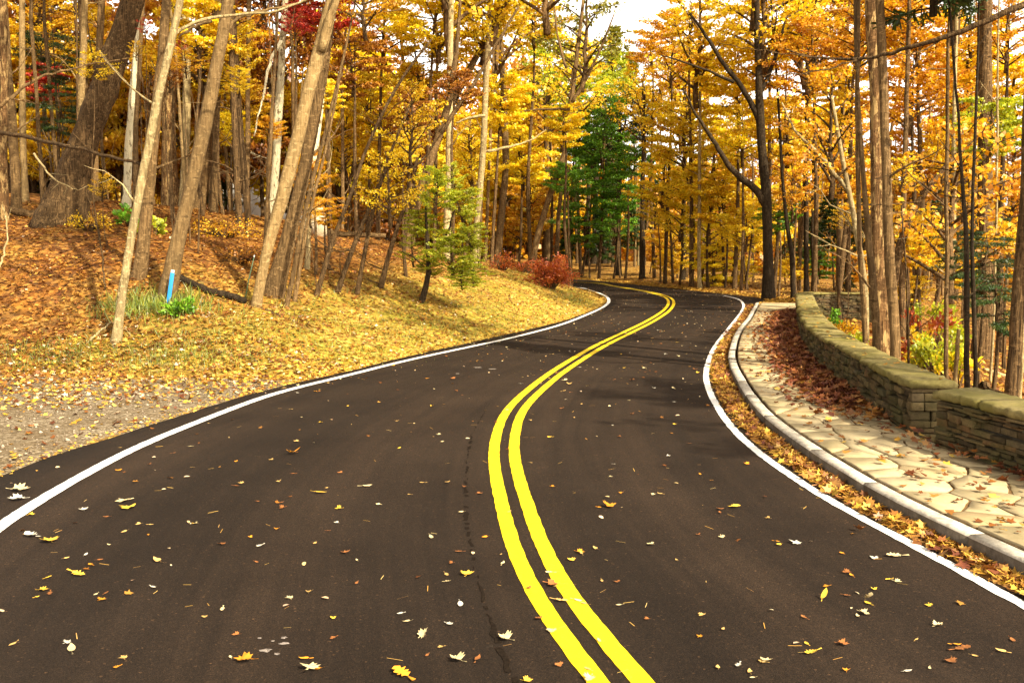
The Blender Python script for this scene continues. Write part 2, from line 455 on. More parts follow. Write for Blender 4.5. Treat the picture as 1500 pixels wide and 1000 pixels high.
def paint(name, col, dirt, lo=0.3):
    m, nt, out = M(name)
    co = coords(nt)
    v = N(nt, 'TexVoronoi', Scale=70.0); nt.links.new(co, v.inputs['Vector'])
    n = noise(nt, co, 45, 5, 0.7)
    c = mixc(nt, ramp(nt, n, [(0.32, (1, 1, 1)), (0.41, (0, 0, 0))]).outputs[0], col, dirt)
    c = mixc(nt, ramp(nt, noise(nt, co, 3, 5, 0.6), [(0.4, (0, 0, 0)), (0.68, (.6, .6, .6))]).outputs[0], c, tuple(0.62 * a for a in col))
    pbsdf(nt, out, c, 0.6, bump(nt, noise(nt, co, 160, 3, .7), 0.35, 0.004), 0.3)
    return m
MAT_WHITE = paint('white_road_paint', (.86, .84, .80), (.22, .19, .16))
MAT_YELLOW = paint('yellow_road_paint', (.86, .60, .006), (.16, .11, .03))

def ground():
    m, nt, out = M('leafy_ground')
    co = coords(nt, 'Object')
    v = N(nt, 'TexVoronoi', Scale=9.0); nt.links.new(co, v.inputs['Vector'])
    r = nt.nodes.new('ShaderNodeSeparateColor'); nt.links.new(v.outputs['Color'], r.inputs[0])
    big = noise(nt, co, 0.45, 5, 0.65)
    rust = ramp(nt, r.outputs[0], [(0, (.045, .016, .005)), (0.35, (.13, .045, .010)), (0.7, (.24, .09, .014)), (1, (.36, .17, .035))]).outputs[0]
    gold = ramp(nt, r.outputs[0], [(0, (.20, .11, .02)), (0.4, (.42, .25, .035)), (0.75, (.58, .38, .06)), (1, (.66, .48, .14))]).outputs[0]
    c = mixc(nt, math_(nt, 'ADD', attr(nt, 'gold'), math_(nt, 'MULTIPLY', math_(nt, 'SUBTRACT', big, 0.5), 1.3), True), rust, gold)
    soil = ramp(nt, noise(nt, co, 6, 6, .7), [(.3, (.07, .04, .018)), (.7, (.17, .095, .035))]).outputs[0]
    c = mixc(nt, ramp(nt, noise(nt, co, 2.3, 6, .7), [(.45, (0, 0, 0)), (.68, (.75, .75, .75))]).outputs[0], c, soil)
    grass = ramp(nt, noise(nt, co, 14, 5, .7), [(.3, (.10, .11, .012)), (.7, (.34, .30, .03))]).outputs[0]
    gm = math_(nt, 'MULTIPLY', attr(nt, 'grass'), ramp(nt, noise(nt, co, 1.1, 6, .65), [(.40, (0, 0, 0)), (.60, (1, 1, 1))]).outputs[0])
    c = mixc(nt, gm, c, grass)
    gv = N(nt, 'TexVoronoi', Scale=42.0); nt.links.new(co, gv.inputs['Vector'])
    gs = nt.nodes.new('ShaderNodeSeparateColor'); nt.links.new(gv.outputs['Color'], gs.inputs[0])
    gravel = ramp(nt, gs.outputs[0], [(0, (.08, .058, .034)), (.6, (.20, .15, .09)), (1, (.36, .29, .20))]).outputs[0]
    gravel = mixc(nt, ramp(nt, noise(nt, co, 1.6, 6, .7), [(.4, (0, 0, 0)), (.65, (.8, .8, .8))]).outputs[0], gravel, (.12, .08, .04))
    gf = math_(nt, 'ADD', attr(nt, 'gravel'), math_(nt, 'MULTIPLY', math_(nt, 'SUBTRACT', noise(nt, co, 2.0, 5, .7), .5), .9))
    c = mixc(nt, ramp(nt, gf, [(.42, (0, 0, 0)), (.58, (1, 1, 1))]).outputs[0], c, gravel)
    h = math_(nt, 'ADD', v.outputs[0], noise(nt, co, 25, 4, .7))
    pbsdf(nt, out, c, 0.95, bump(nt, h, 0.6, 0.05), 0.1)
    return m
MAT_GROUND = ground()
# ------------------------------------------------------------------ ground
def axis(a, b, fine, ext):
    core = np.arange(a, b + 1e-6, fine)
    o = np.array([1.0, 2.5, 5, 9, 15, 25, 45, 80, 150, 300, 600, 1200])
    o = o[o < ext]
    return np.r_[(a - o)[::-1], core, b + o]
gx, gy = axis(-34, 40, 0.36, 1500), axis(-6, 92, 0.36, 1500)
XX, YY = np.meshgrid(gx, gy)
px_, py_ = XX.ravel(), YY.ravel()
pz_ = terrain(px_, py_)
far = np.maximum(np.abs(px_) - 150, 0) + np.maximum(py_ - 200, 0)
pz_ = pz_ - far * 0.002
PP = np.stack([px_, py_], 1)
dl = -pdist(PP, L_EDGE); dr = pdist(PP, R_EDGE)
a_gravel = np.clip(sstep(dl, 0.0, .2) * (1 - sstep(py_ + 0.9 * wob(px_, py_, .55, 3) + .3 * wob(px_, py_, 1.9, 33), 14.6, 17.0)), 0, 1)
a_grass = sstep(dl, 0.1, .5) * (1 - sstep(dl, 3.0, 6.5)) * sstep(py_, 15, 17) * (1 - sstep(py_, 45, 55)) * np.where(px_ < -3, 0.6, 0.75)
a_gold = np.clip(1.05 - dl / 7.0, 0, 1) * (dl > 0) * (0.45 + 0.55 * sstep(px_, -8, -2)) + 0.25 * (dr > 0) * (py_ > 34)
nx, ny = len(gx), len(gy)
I = (np.arange(ny - 1)[:, None] * nx + np.arange(nx - 1)[None, :]).ravel()
Q = np.stack([I, I + 1, I + nx + 1, I + nx], 1)
me = mesh_np('ground', np.stack([px_, py_, pz_], 1), Q.ravel(), np.arange(len(Q)) * 4, np.full(len(Q), 4), MAT_GROUND, smooth=True, attrs={'gravel': a_gravel, 'grass': a_grass, 'gold': a_gold})
tag(obj('ground', me), kind='structure')

# ------------------------------------------------------------------ road and markings
n = 420
Lr, Rr = resample(L_EDGE, n=n), resample(R_EDGE, n=n)
m_ = 14
V, UV, F = [], [], []
Lc = np.r_[0, np.cumsum(np.linalg.norm(np.diff(0.5 * (Lr + Rr), axis=0), axis=1))]
for i in range(n):
    jl, jr = (rnd.uniform(-.025, .025) for _ in range(2))
    for j in range(m_ + 1):
        f = j / m_
        p = Lr[i] * (1 - f) + Rr[i] * f
        if j == 0: p = p + (Lr[i] - Rr[i]) / 7.0 * jl
        V.append((p[0], p[1], 0.0)); UV.append((Lc[i], f))
    p = Lr[i] + (Lr[i] - Rr[i]) / 7 * .05
    V.append((p[0], p[1], -0.09)); UV.append((Lc[i], 0))
w_ = m_ + 2
for i in range(n - 1):
    for j in range(m_):
        a = i * w_ + j
        F.append([a, a + 1, a + w_ + 1, a + w_])
    F.append([i * w_ + m_ + 1, i * w_, (i + 1) * w_, (i + 1) * w_ + m_ + 1])
tag(obj('road', mesh_py('road', V, F, MAT_ROAD, uv=UV)), kind='structure')

def strip(name, D, off, wid, mat, z=0.004, jit=0.0, i0=0, i1=None):
    D = resample(D, 0.08)
    Nn = normals2(D)
    V, F = [], []
    for i in range(len(D)):
        j1, j2 = rnd.uniform(-jit, jit), rnd.uniform(-jit, jit)
        for e in (off - wid / 2 + j1, off + wid / 2 + j2):
            V.append((*(D[i] + Nn[i] * e), z))
        if i: F.append([2 * i - 2, 2 * i - 1, 2 * i + 1, 2 * i])
    return tag(obj(name, mesh_py(name, V, F, mat)), kind='structure')
strip('road_marking_white_edge', L_LINE, 0, 0.125, MAT_WHITE, jit=.004)
strip('road_marking_white_kerbside', R_LINE, 0, 0.092, MAT_WHITE, jit=.006)
strip('road_marking_yellow_double', Y_LINE, -0.105, 0.113, MAT_YELLOW, jit=.0035)
strip('road_marking_yellow_double', Y_LINE, 0.105, 0.113, MAT_YELLOW, jit=.0035)
# old paint splashes on the asphalt
V, F = [], []
for u, v, r in ((389, 952, .035), (415, 942, .03), (405, 957, .02), (416, 933, .022), (380, 934, .015), (400, 938, .012), (700, 538, .10), (722, 540, .08), (670, 547, .05)):
    c = G(u, v, 0.0045); k = 11; b = len(V)
    for i in range(k):
        a = i / k * 6.283; q = r * rnd.uniform(.45, 1.1)
        V.append((c[0] + q * math.cos(a), c[1] + q * math.sin(a) * .8, .0045))
    F.append(list(range(b, b + k)))
m, nt, out = M('faded_paint'); pbsdf(nt, out, ramp(nt, noise(nt, coords(nt), 40, 6, .8), [(.42, (.07, .055, .045)), (.6, (.33, .27, .23))]).outputs[0], .8)
tag(obj('road_marking_splashes', mesh_py('road_marking_splashes', V, F, m)), kind='structure')
# ragged seam crack in the asphalt
seam = spline([tuple(G(u, v)[:2]) for u, v in ((712, 600), (690, 640), (683, 700), (683, 760), (692, 815), (702, 860), (714, 900), (735, 960), (752, 1000))], 0.06)
Ns = normals2(seam)
V, F = [], []
wd = 0.012
for i in range(len(seam)):
    wd = min(.022, max(.003, wd + rnd.uniform(-.007, .007)))
    c = seam[i] + Ns[i] * rnd.uniform(-.012, .012)
    V += [(*(c - Ns[i] * wd), .0035), (*(c + Ns[i] * wd * rnd.uniform(.3, 1)), .0035)]
    if i and rnd.random() > .38: F.append([2 * i - 2, 2 * i - 1, 2 * i + 1, 2 * i])
m, nt, out = M('seam_tar'); pbsdf(nt, out, ramp(nt, noise(nt, coords(nt), 60, 5, .7), [(.4, (.009, .006, .004)), (.65, (.020, .0135, .009))]).outputs[0], .95, None, .04)
tag(obj('road_seam', mesh_py('road_seam', V, F, m)), kind='structure')

# ------------------------------------------------------------------ kerb: granite lengths end to end
KB = resample(K_EDGE, 0.15); KN = normals2(KB)
mb = MB()
i = 0
while i < len(KB) - 3:
    ln = rnd.randint(9, 13); e = min(i + ln, len(KB) - 1)
    dz, off = rnd.uniform(-.004, .004), rnd.uniform(-.006, .006)
    idx = [*range(i, e + 1, 3)]
    if idx[-1] != e: idx.append(e)
    ring = []
    for k in idx:
        p, q = KB[k].copy(), KN[k]
        t = np.array([-q[1], q[0]])
        if k == i: p = p + t * .002
        if k == e: p = p - t * .002
        a, b = p + q * (off), p + q * (0.122 + off)
        o2 = p + q * (off + 0.014)
        ring.append([(*a, -.1), (*a, KZ - .02 + dz), (*o2, KZ + dz), (*b, KZ + dz), (*b, -.1)])
    Vv = [v for r in ring for v in r]; Fv = []
    for r in range(len(ring) - 1):
        for j in range(4):
            a = r * 5 + j
            Fv.append([a, a + 5, a + 6, a + 1])
    Fv += [[0, 1, 2, 3, 4], [(len(ring) - 1) * 5 + j for j in (4, 3, 2, 1, 0)]]
    mb.add(Vv, Fv)
    i = e
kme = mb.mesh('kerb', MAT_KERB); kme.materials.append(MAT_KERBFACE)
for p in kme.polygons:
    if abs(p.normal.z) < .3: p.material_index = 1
tag(obj('kerb', kme), kind='structure')

# ------------------------------------------------------------------ pavement of crazy-laid flagstones
PK = resample(K_EDGE, 0.2); PKn = normals2(PK)
wd_ = pdist(PK + PKn * .16, WALL)            # how far the wall's foot is (negative: left of it)
def pav(s, t):                               # s metres along the kerb, t 0..1 across
    i = np.clip(s / 0.2, 0, len(PK) - 1.001); k = int(i); f = i - k
    p = PK[k] * (1 - f) + PK[k + 1] * f; q = PKn[k] * (1 - f) + PKn[k + 1] * f
    wdt = max(0.4, -(wd_[k] * (1 - f) + wd_[k + 1] * f))
    return p + q * (.165 + t * (wdt - 0.01))
Ltot = 0.2 * (len(PK) - 1)
V, F = [], []
ns = int(Ltot / .4)
for i in range(ns + 1):
    for t in (0, .5, 1):
        p = pav(i * Ltot / ns, t * 1.0); V.append((*p, KZ - .014))
    if i:
        for j in (0, 1):
            a = (i - 1) * 3 + j; F.append([a, a + 1, a + 4, a + 3])
m, nt, out = M('joint_dirt'); pbsdf(nt, out, ramp(nt, noise(nt, coords(nt), 12, 6, .7), [(.3, (.05, .03, .015)), (.7, (.20, .11, .035))]).outputs[0], .95, bump(nt, noise(nt, coords(nt), 40), .6, .02))
tag(obj('pavement_bed', mesh_py('pavement_bed', V, F, m)), kind='structure')
def clip_poly(P, a, nrm):                    # keep the side of P where (p-a).n <= 0
    out = []
    for p, q in zip(P, P[1:] + P[:1]):
        dp, dq = (p[0] - a[0]) * nrm[0] + (p[1] - a[1]) * nrm[1], (q[0] - a[0]) * nrm[0] + (q[1] - a[1]) * nrm[1]
        if dp <= 0: out.append(p)
        if dp * dq < 0:
            t = dp / (dp - dq); out.append((p[0] + (q[0] - p[0]) * t, p[1] + (q[1] - p[1]) * t))
    return out
Wd = 1.7
pts = []
sy = 0.0
row = 0
while sy < Ltot:
    k = rnd.choice((3, 3, 4))
    for j in range(k):
        pts.append((sy + rnd.uniform(-.22, .22), (j + .5 + rnd.uniform(-.32, .32)) / k * Wd))
    sy += rnd.uniform(.34, .52)
mb = MB()
for c in pts:
    P = [(c[0] - 1.5, 0), (c[0] + 1.5, 0), (c[0] + 1.5, Wd), (c[0] - 1.5, Wd)]
    for o in pts:
        if o is c or abs(o[0] - c[0]) > 2.2: continue
        mid = ((c[0] + o[0]) / 2, (c[1] + o[1]) / 2)
        P = clip_poly(P, mid, (o[0] - c[0], o[1] - c[1]))
        if len(P) < 3: break
    if len(P) < 3: continue
    P = [(max(0, min(Ltot, a)), b) for a, b in P]
    ar = 0.5 * abs(sum(p[0] * q[1] - q[0] * p[1] for p, q in zip(P, P[1:] + P[:1])))
    if ar < .03: continue
    cx, cy = sum(p[0] for p in P) / len(P), sum(p[1] for p in P) / len(P)
    R = []                                    # rounded, slightly ragged outline
    for p, q in zip(P, P[1:] + P[:1]):
        for f in (.05, .28, .5, .72, .95):
            a, b = p[0] + (q[0] - p[0]) * f, p[1] + (q[1] - p[1]) * f
            d = math.hypot(a - cx, b - cy) + 1e-6
            s_ = (d - .008 - rnd.uniform(0, .02)) / d
            R.append((cx + (a - cx) * s_, cy + (b - cy) * s_))
    kx = len(R); z = KZ + rnd.uniform(-.006, .008)
    tx, ty = rnd.uniform(-.01, .01), rnd.uniform(-.01, .01)
    Vv = []
    for s_, zz in ((1, -.04), (1, -.005), (0.985, 0)):
        for a, b in R:
            a2, b2 = cx + (a - cx) * s_, cy + (b - cy) * s_
            q = pav(a2, b2 / Wd)
            Vv.append((*q, z + zz + tx * (a2 - cx) + ty * (b2 - cy)))
    Fv = [[2 * kx + j for j in range(kx)]]
    for r in (0, 1):
        for j in range(kx):
            Fv.append([r * kx + j, r * kx + (j + 1) % kx, (r + 1) * kx + (j + 1) % kx, (r + 1) * kx + j])
    mb.add(Vv, Fv)
pv = obj('pavement', mb.mesh('pavement', MAT_FLAG)); tag(pv, kind='structure')

# ------------------------------------------------------------------ dry-stone walls
def stone_wall(name, label, D, H, thick=0.40, bend=None):
    """D: foot line of the road-side face, travelling away from the camera"""
    D = resample(D, 0.1); Nn = normals2(D)
    Ls = 0.1 * (len(D) - 1)
    def at(s, n, z):
        i = min(max(s / 0.1, 0), len(D) - 1.001); k = int(i); f = i - k
        ex = (s - min(max(s, 0), Ls))
        p = D[k] * (1 - f) + D[k + 1] * f; q = Nn[k] * (1 - f) + Nn[k + 1] * f
        q = q / np.linalg.norm(q)
        p = p + np.array([-q[1], q[0]]) * ex + q * n
        return (p[0], p[1], z)
    root = empty(name, (*D[0], 0)); tag(root, label, 'stone wall', 'dry stone walls beside the flagstone pavement')
    inv = lambda V: np.asarray(V) - np.array(root.location)
    def stone(mb, s0, s1, n0, n1, z0, z1, j=.012):
        c = []
        for z in (z0, z1):
            for s, n_ in ((s0, n0), (s1, n0), (s1, n1), (s0, n1)):
                c.append(at(s + rnd.uniform(-j, j) * .5, n_ + rnd.uniform(-j, j), z + rnd.uniform(-j, j) * .6))
        mb.box(inv(c))
    core = MB()
    for s in np.arange(0.08, Ls - .08, .3):
        e = min(s + .3, Ls - .05)
        c = []
        for z in (-.9, KZ + H - .02):
            for ss, nn in ((s, .05), (e, .05), (e, thick - .05), (s, thick - .05)): c.append(at(ss, nn, z))
        core.box(inv(c))
    obj('core', core.mesh('wall_core', MAT_MORTAR), root)
    st = MB()
    for side in (0, 1):
        z = -0.12 if side == 0 else -0.9
        while z < KZ + H - .03:
            hgt = min(rnd.choice((.035, .045, .055, .065, .08, .10)), KZ + H - z)
            if KZ + H - z - hgt < .03: hgt = KZ + H - z
            s = -rnd.uniform(0, .1)
            while s < Ls - .05:
                ln = rnd.uniform(.09, .34) if hgt < .09 else rnd.uniform(.12, .42)
                e = min(s + ln, Ls)
                if Ls - e < .1: e = Ls
                pr = rnd.uniform(-.05, .03)
                s0 = max(s, 0)
                if side == 0: stone(st, s0 + .006, e - .006, pr, .18, z + .006, z + hgt - .006)
                else: stone(st, s0 + .005, e - .005, thick - .18, thick - pr, z + .005, z + hgt - .005)
                s = e
            z += hgt
    for s_end, dirn in ((0, -1), (Ls, 1)):       # squared stones closing both ends
        z = -0.3
        while z < KZ + H - .03:
            hgt = min(rnd.choice((.06, .08, .1, .12)), KZ + H - z)
            if KZ + H - z - hgt < .035: hgt = KZ + H - z
            n_ = -0.012
            cut = rnd.choice((.12, .2, .26, thick + .012))
            for a, b in ((n_, min(cut, thick + .012)), (cut, thick + .012)):
                if b - a < .05: continue
                ext = rnd.uniform(.015, .05)
                stone(st, min(s_end + dirn * ext, s_end - dirn * .1), max(s_end + dirn * ext, s_end - dirn * .1), a + .006, b - .006, z + .005, z + hgt - .006, .008)
            z += hgt
    so_ = obj('stonework', st.mesh('stonework', MAT_WALL), root)
    bv = so_.modifiers.new('bevel', 'BEVEL'); bv.width = .011; bv.segments = 2; bv.limit_method = 'NONE'
    cp = MB()
    s = -0.07
    while s < Ls + .05:
        ln = rnd.uniform(.35, .85); e = s + ln
        if Ls + .07 - e < .35: e = Ls + .07
        k = 11
        top, low = [], []
        zt = KZ + H + rnd.uniform(.060, .095)
        zs = [rnd.uniform(-.009, .009) for _ in range(k + 1)]
        rows = []
        fo = rnd.uniform(-.03, .03)
        for i in range(k + 1):
            ss = s + .009 + (e - s - .018) * i / k
            f_, b_ = -.045 + fo + rnd.uniform(-.025, .025), thick + .05 + rnd.uniform(-.025, .025)
            rows.append([at(ss, f_ + .015, KZ + H + .005), at(ss, f_, KZ + H + .035 + rnd.uniform(-.014, .014)), at(ss, f_ + rnd.uniform(.0, .02), zt + zs[i] - rnd.uniform(.004, .016)), at(ss, f_ + .05, zt + zs[i]),
                         at(ss, thick * .5, zt + zs[i] + rnd.uniform(-.004, .004)), at(ss, b_ - .04, zt + zs[i]), at(ss, b_, KZ + H + .05), at(ss, b_ - .015, KZ + H + .005)])
        Vv = [p for r in rows for p in r]; Fv = []
        for i in range(k):
            for j in range(8):
                a, b = i * 8 + j, i * 8 + (j + 1) % 8
                Fv.append([a, a + 8, b + 8, b])
        Fv += [list(range(8)), [k * 8 + j for j in range(8)][::-1]]
        cp.add(inv(Vv), Fv)
        s = e
    obj('coping', cp.mesh('coping', MAT_COPE), root)
    return root
iw = int(np.argmin(np.abs(WALL[:, 1] - 10.1) + 5 * (WALL[:, 1] > 12)))
W1 = [tuple(p) for p in WALL[iw:]][::4] + [(9.25, 31.0), (9.9, 31.7), (11.0, 31.9), (13.2, 31.7)]
W1 = spline(W1, .2)
stone_wall('stone_wall', 'long mossy dry stone wall curving along the flagstone pavement to the bend', W1, .48)
j0 = int(np.argmin(np.abs(WALL[:, 1] - 1.0))); j1 = int(np.argmin(np.abs(WALL[:, 1] - 9.42)))
W2 = WALL[j0:j1 + 1] + np.array([0.0, 0])
W2 = np.vstack([W2, [4.27, 9.45]]) if W2[-1, 1] < 9.4 else W2
stone_wall('stone_wall', 'short mossy stone wall section with one flat capstone, beyond the gap from the long wall', W2, .47, .5)
# ------------------------------------------------------------------ crowns: limbs and leaf sprays, built once per kind
def unit(v): return v / (np.linalg.norm(v) + 1e-9)
def broad_crown(seed, nl=28, tw=13, lf=20, leaf=.068, T=KITE, lift=(.2, .55), gap=.12, tall=1.0, mat='gold'):
    r = np.random.default_rng(seed)
    lm = MB()
    zz = np.linspace(-1, .85, 9)
    stem = np.stack([np.cumsum(r.normal(0, .03, 9)), np.cumsum(r.normal(0, .03, 9)), zz * tall], 1)
    lm.tube(stem, np.linspace(.05, .012, 9), 6, .05, seed)
    Cn, D, Nm = [], [], []
    for i in range(nl):
        if r.random() < gap: continue
        t = (i + r.uniform(0, 1)) / nl
        z0 = -0.9 + 1.65 * t
        b = np.array([np.interp(z0, zz, stem[:, 0]), np.interp(z0, zz, stem[:, 1]), z0 * tall])
        az = i * 2.399 + r.uniform(-.5, .5)
        z1 = min(.98, z0 + r.uniform(*lift) * (1.1 - t * .6))
        rad = math.sqrt(max(.12, 1 - z1 * z1)) * r.uniform(.62, 1.08)
        tip = np.array([rad * math.cos(az), rad * math.sin(az), z1 * tall])
        u = np.linspace(0, 1, 7)[:, None]
        mid = (b + tip) / 2 + np.array([0, 0, r.uniform(.0, .14)]) + r.normal(0, .05, 3)
        P = (1 - u) ** 2 * b + 2 * u * (1 - u) * mid + u ** 2 * tip
        lm.tube(P, np.linspace(.022 * (1.2 - t * .7), .004, 7), 5, .05, i, False)
        ln = np.linalg.norm(tip - b)
        for j in range(tw):
            f = .22 + .78 * (j + r.uniform(0, 1)) / tw
            q = np.array([np.interp(f, u[:, 0], P[:, k]) for k in range(3)])
            fd = unit(P[-1] - P[-3]); sd = np.array([-fd[1], fd[0], 0]) * (1 if j % 2 else -1)
            wl = ln * r.uniform(.16, .42) * (1.25 - f)
            td = unit(fd * r.uniform(.35, 1.1) + sd * r.uniform(.4, 1.2) + np.array([0, 0, r.uniform(-.25, .3)]))
            e = q + td * wl
            if j % 2: lm.tube([q, (q + e) / 2 + r.normal(0, .01, 3), e], [.006, .004, .002], 3, 0, 0, False)
            k = lf + int(r.integers(-4, 5))
            g = r.uniform(.1, 1.1, k)[:, None]
            Cn.append(q + (e - q) * g + r.normal(0, 1, (k, 3)) * np.array([.05, .05, .022]))
            D.append(td * .6 + r.normal(0, .8, (k, 3)) + np.array([0, 0, -.35]))
            Nm.append(np.array([0, -.25, .9]) + r.normal(0, .65, (k, 3)))
    Cn, D, Nm = np.vstack(Cn), np.vstack(D), np.vstack(Nm)
    S = r.uniform(.6, 1.25, len(Cn)) * leaf
    return lm.mesh('crown_limbs', BARK['brown'], True), leaf_mesh('crown_leaves', Cn, D, Nm, S, T, LEAF[mat])
def needle_crown(seed, nl=44, sub=9, lf=16, leaf=.11, droop=.25, bare=0.0):
    r = np.random.default_rng(seed)
    lm = MB()
    lm.tube([(0, 0, -1), (.01, 0, 0), (0, .01, 1)], [.035, .025, .005], 6, .05, seed)
    Cn, D, Nm = [], [], []
    for i in range(nl):
        t = (i + r.uniform(0, 1)) / nl
        z0 = -0.95 + 1.9 * t
        if r.random() < bare: continue
        az = i * 2.399 + r.uniform(-.6, .6)
        ln = (1.0 - t * .82) * r.uniform(.35, .62)
        d = np.array([math.cos(az), math.sin(az), 0])
        b = np.array([0, 0, z0]); tip = b + d * ln + np.array([0, 0, -droop * ln + r.uniform(-.05, .08)])
        u = np.linspace(0, 1, 5)[:, None]
        P = b * (1 - u) + tip * u + np.array([0, 0, 1]) * (u * (1 - u) * .22 * ln)
        lm.tube(P, np.linspace(.009, .002, 5), 4, 0, 0, False)
        for j in range(sub):
            f = .15 + .85 * (j + r.uniform(0, 1)) / sub
            q = b * (1 - f) + tip * f + np.array([0, 0, f * (1 - f) * .22 * ln])
            sd = np.array([-d[1], d[0], 0]) * (1 if j % 2 else -1)
            td = unit(d * .7 + sd * r.uniform(.4, 1) + np.array([0, 0, -.15]))
            wl = ln * .45 * (1.15 - f)
            g = r.uniform(0, 1, lf)[:, None]
            Cn.append(q + td * wl * g + r.normal(0, .012, (lf, 3)))
            D.append(td + r.normal(0, .55, (lf, 3)))
            Nm.append(np.array([0, 0, 1.0]) + r.normal(0, .6, (lf, 3)))
    Cn, D, Nm = np.vstack(Cn), np.vstack(D), np.vstack(Nm)
    T = NEEDLE * np.array([1.7, 1, 1])
    return lm.mesh('conifer_limbs', BARK['dark'], True), leaf_mesh('conifer_needles', Cn, D, Nm, r.uniform(.6, 1.2, len(Cn)) * leaf, T, LEAF['dark'])

CROWN = {'broad': [broad_crown(21), broad_crown(22, 32, 14, 19, .062), broad_crown(23, 26, 15, 22, .07, lift=(.05, .3)), broad_crown(24, 36, 13, 18, .06, tall=1.25), broad_crown(25, 30, 14, 20, .066, lift=(.0, .2), gap=.2)],
         'loose': [broad_crown(31, 24, 9, 9, .065, gap=.2), broad_crown(32, 20, 10, 10, .06, lift=(.4, .8), gap=.15)],
         'needle': [needle_crown(41), needle_crown(42, 36, 9, 18, .12, .4), needle_crown(43, 50, 8, 16, .1, .1)],
         'hemlock': [broad_crown(61, 26, 16, 30, .05, NEEDLE * np.array([2.4, 1, 1]), lift=(-.15, .1), mat='dark'), broad_crown(62, 22, 16, 32, .05, NEEDLE * np.array([2.4, 1, 1]), lift=(-.2, .05), gap=.2, mat='dark')],
         'airy': [needle_crown(44, 30, 7, 12, .1, .05, .25)],
         'fine': [broad_crown(51, 34, 14, 20, .05, OVAL, lift=(.0, .35)), broad_crown(52, 30, 14, 20, .05, OVAL, lift=(-.1, .2))]}

def crown_parts(root, kind, idx, col, loc, r, rz=0.0, sz=1.0, names=('limbs', 'crown')):
    a, b = CROWN[kind][idx % len(CROWN[kind])]
    for me, nm in ((a, names[0]), (b, names[1])):
        o = obj(nm, me, root, loc)
        o.scale = (r, r, r * sz); o.rotation_euler = (0, 0, rz)
        if nm == names[1]:
            o.material_slots[0].link = 'OBJECT'; o.material_slots[0].material = LEAF[col]
    return root

def trunk_mesh(P, R, mat, sides=12, flare=1.0, rough=.06, seed=0):
    """tapered trunk along P with a root flare; densified so that it bends smoothly"""
    P = np.asarray(P, float); R = np.asarray(R, float)
    L = np.r_[0, np.cumsum(np.linalg.norm(np.diff(P, axis=0), axis=1))]
    n = int(min(60, max(8, L[-1] / .35)))
    s = np.linspace(0, 1, n) ** 1.25 * L[-1]
    Q = np.stack([np.interp(s, L, P[:, k]) for k in range(3)], 1)
    rr = np.interp(s, L, R)
    for _ in range(4):
        Q[1:-1] = .25 * Q[:-2] + .5 * Q[1:-1] + .25 * Q[2:]
    r = np.random.default_rng(seed)
    Q[1:, :2] += np.cumsum(r.normal(0, .012, (n - 1, 2)), axis=0) * 0.6
    rr = rr * (1 + flare * .55 * np.exp(-s / (2.2 * R[0] + .05))) * (1 + .05 * np.sin(s * r.uniform(1.2, 2.2) + r.uniform(0, 6)) + r.normal(0, .018, n))
    b = MB(); b.tube(Q, rr, sides, rough, seed)
    return b, Q, rr

def twigs(b, Q, rr, n, r, lo=.25, hi=.9, ln=(.5, 1.8), up=(.1, .9), rad=.35):
    for _ in range(n):
        k = int(r.uniform(lo, hi) * (len(Q) - 1))
        az = r.uniform(0, 6.28); L = r.uniform(*ln)
        d = np.array([math.cos(az), math.sin(az), r.uniform(*up)])
        p = Q[k].copy(); P = [p.copy()]
        for _i in range(5):
            d = unit(d + r.normal(0, .22, 3) + np.array([0, 0, .06])); p = p + d * L / 5; P.append(p.copy())
        r0 = min(rr[k] * rad, .035)
        b.tube(P, np.linspace(r0, .003, 6), 5, .05, 1, False)
        for _j in range(2):
            i = int(r.integers(2, 5)); q = P[i]; d2 = unit(d + r.normal(0, .6, 3))
            b.tube([q, q + d2 * L * .18, q + d2 * L * .32 + np.array([0, 0, .03])], [r0 * .4, r0 * .25, .002], 4, 0, 1, False)

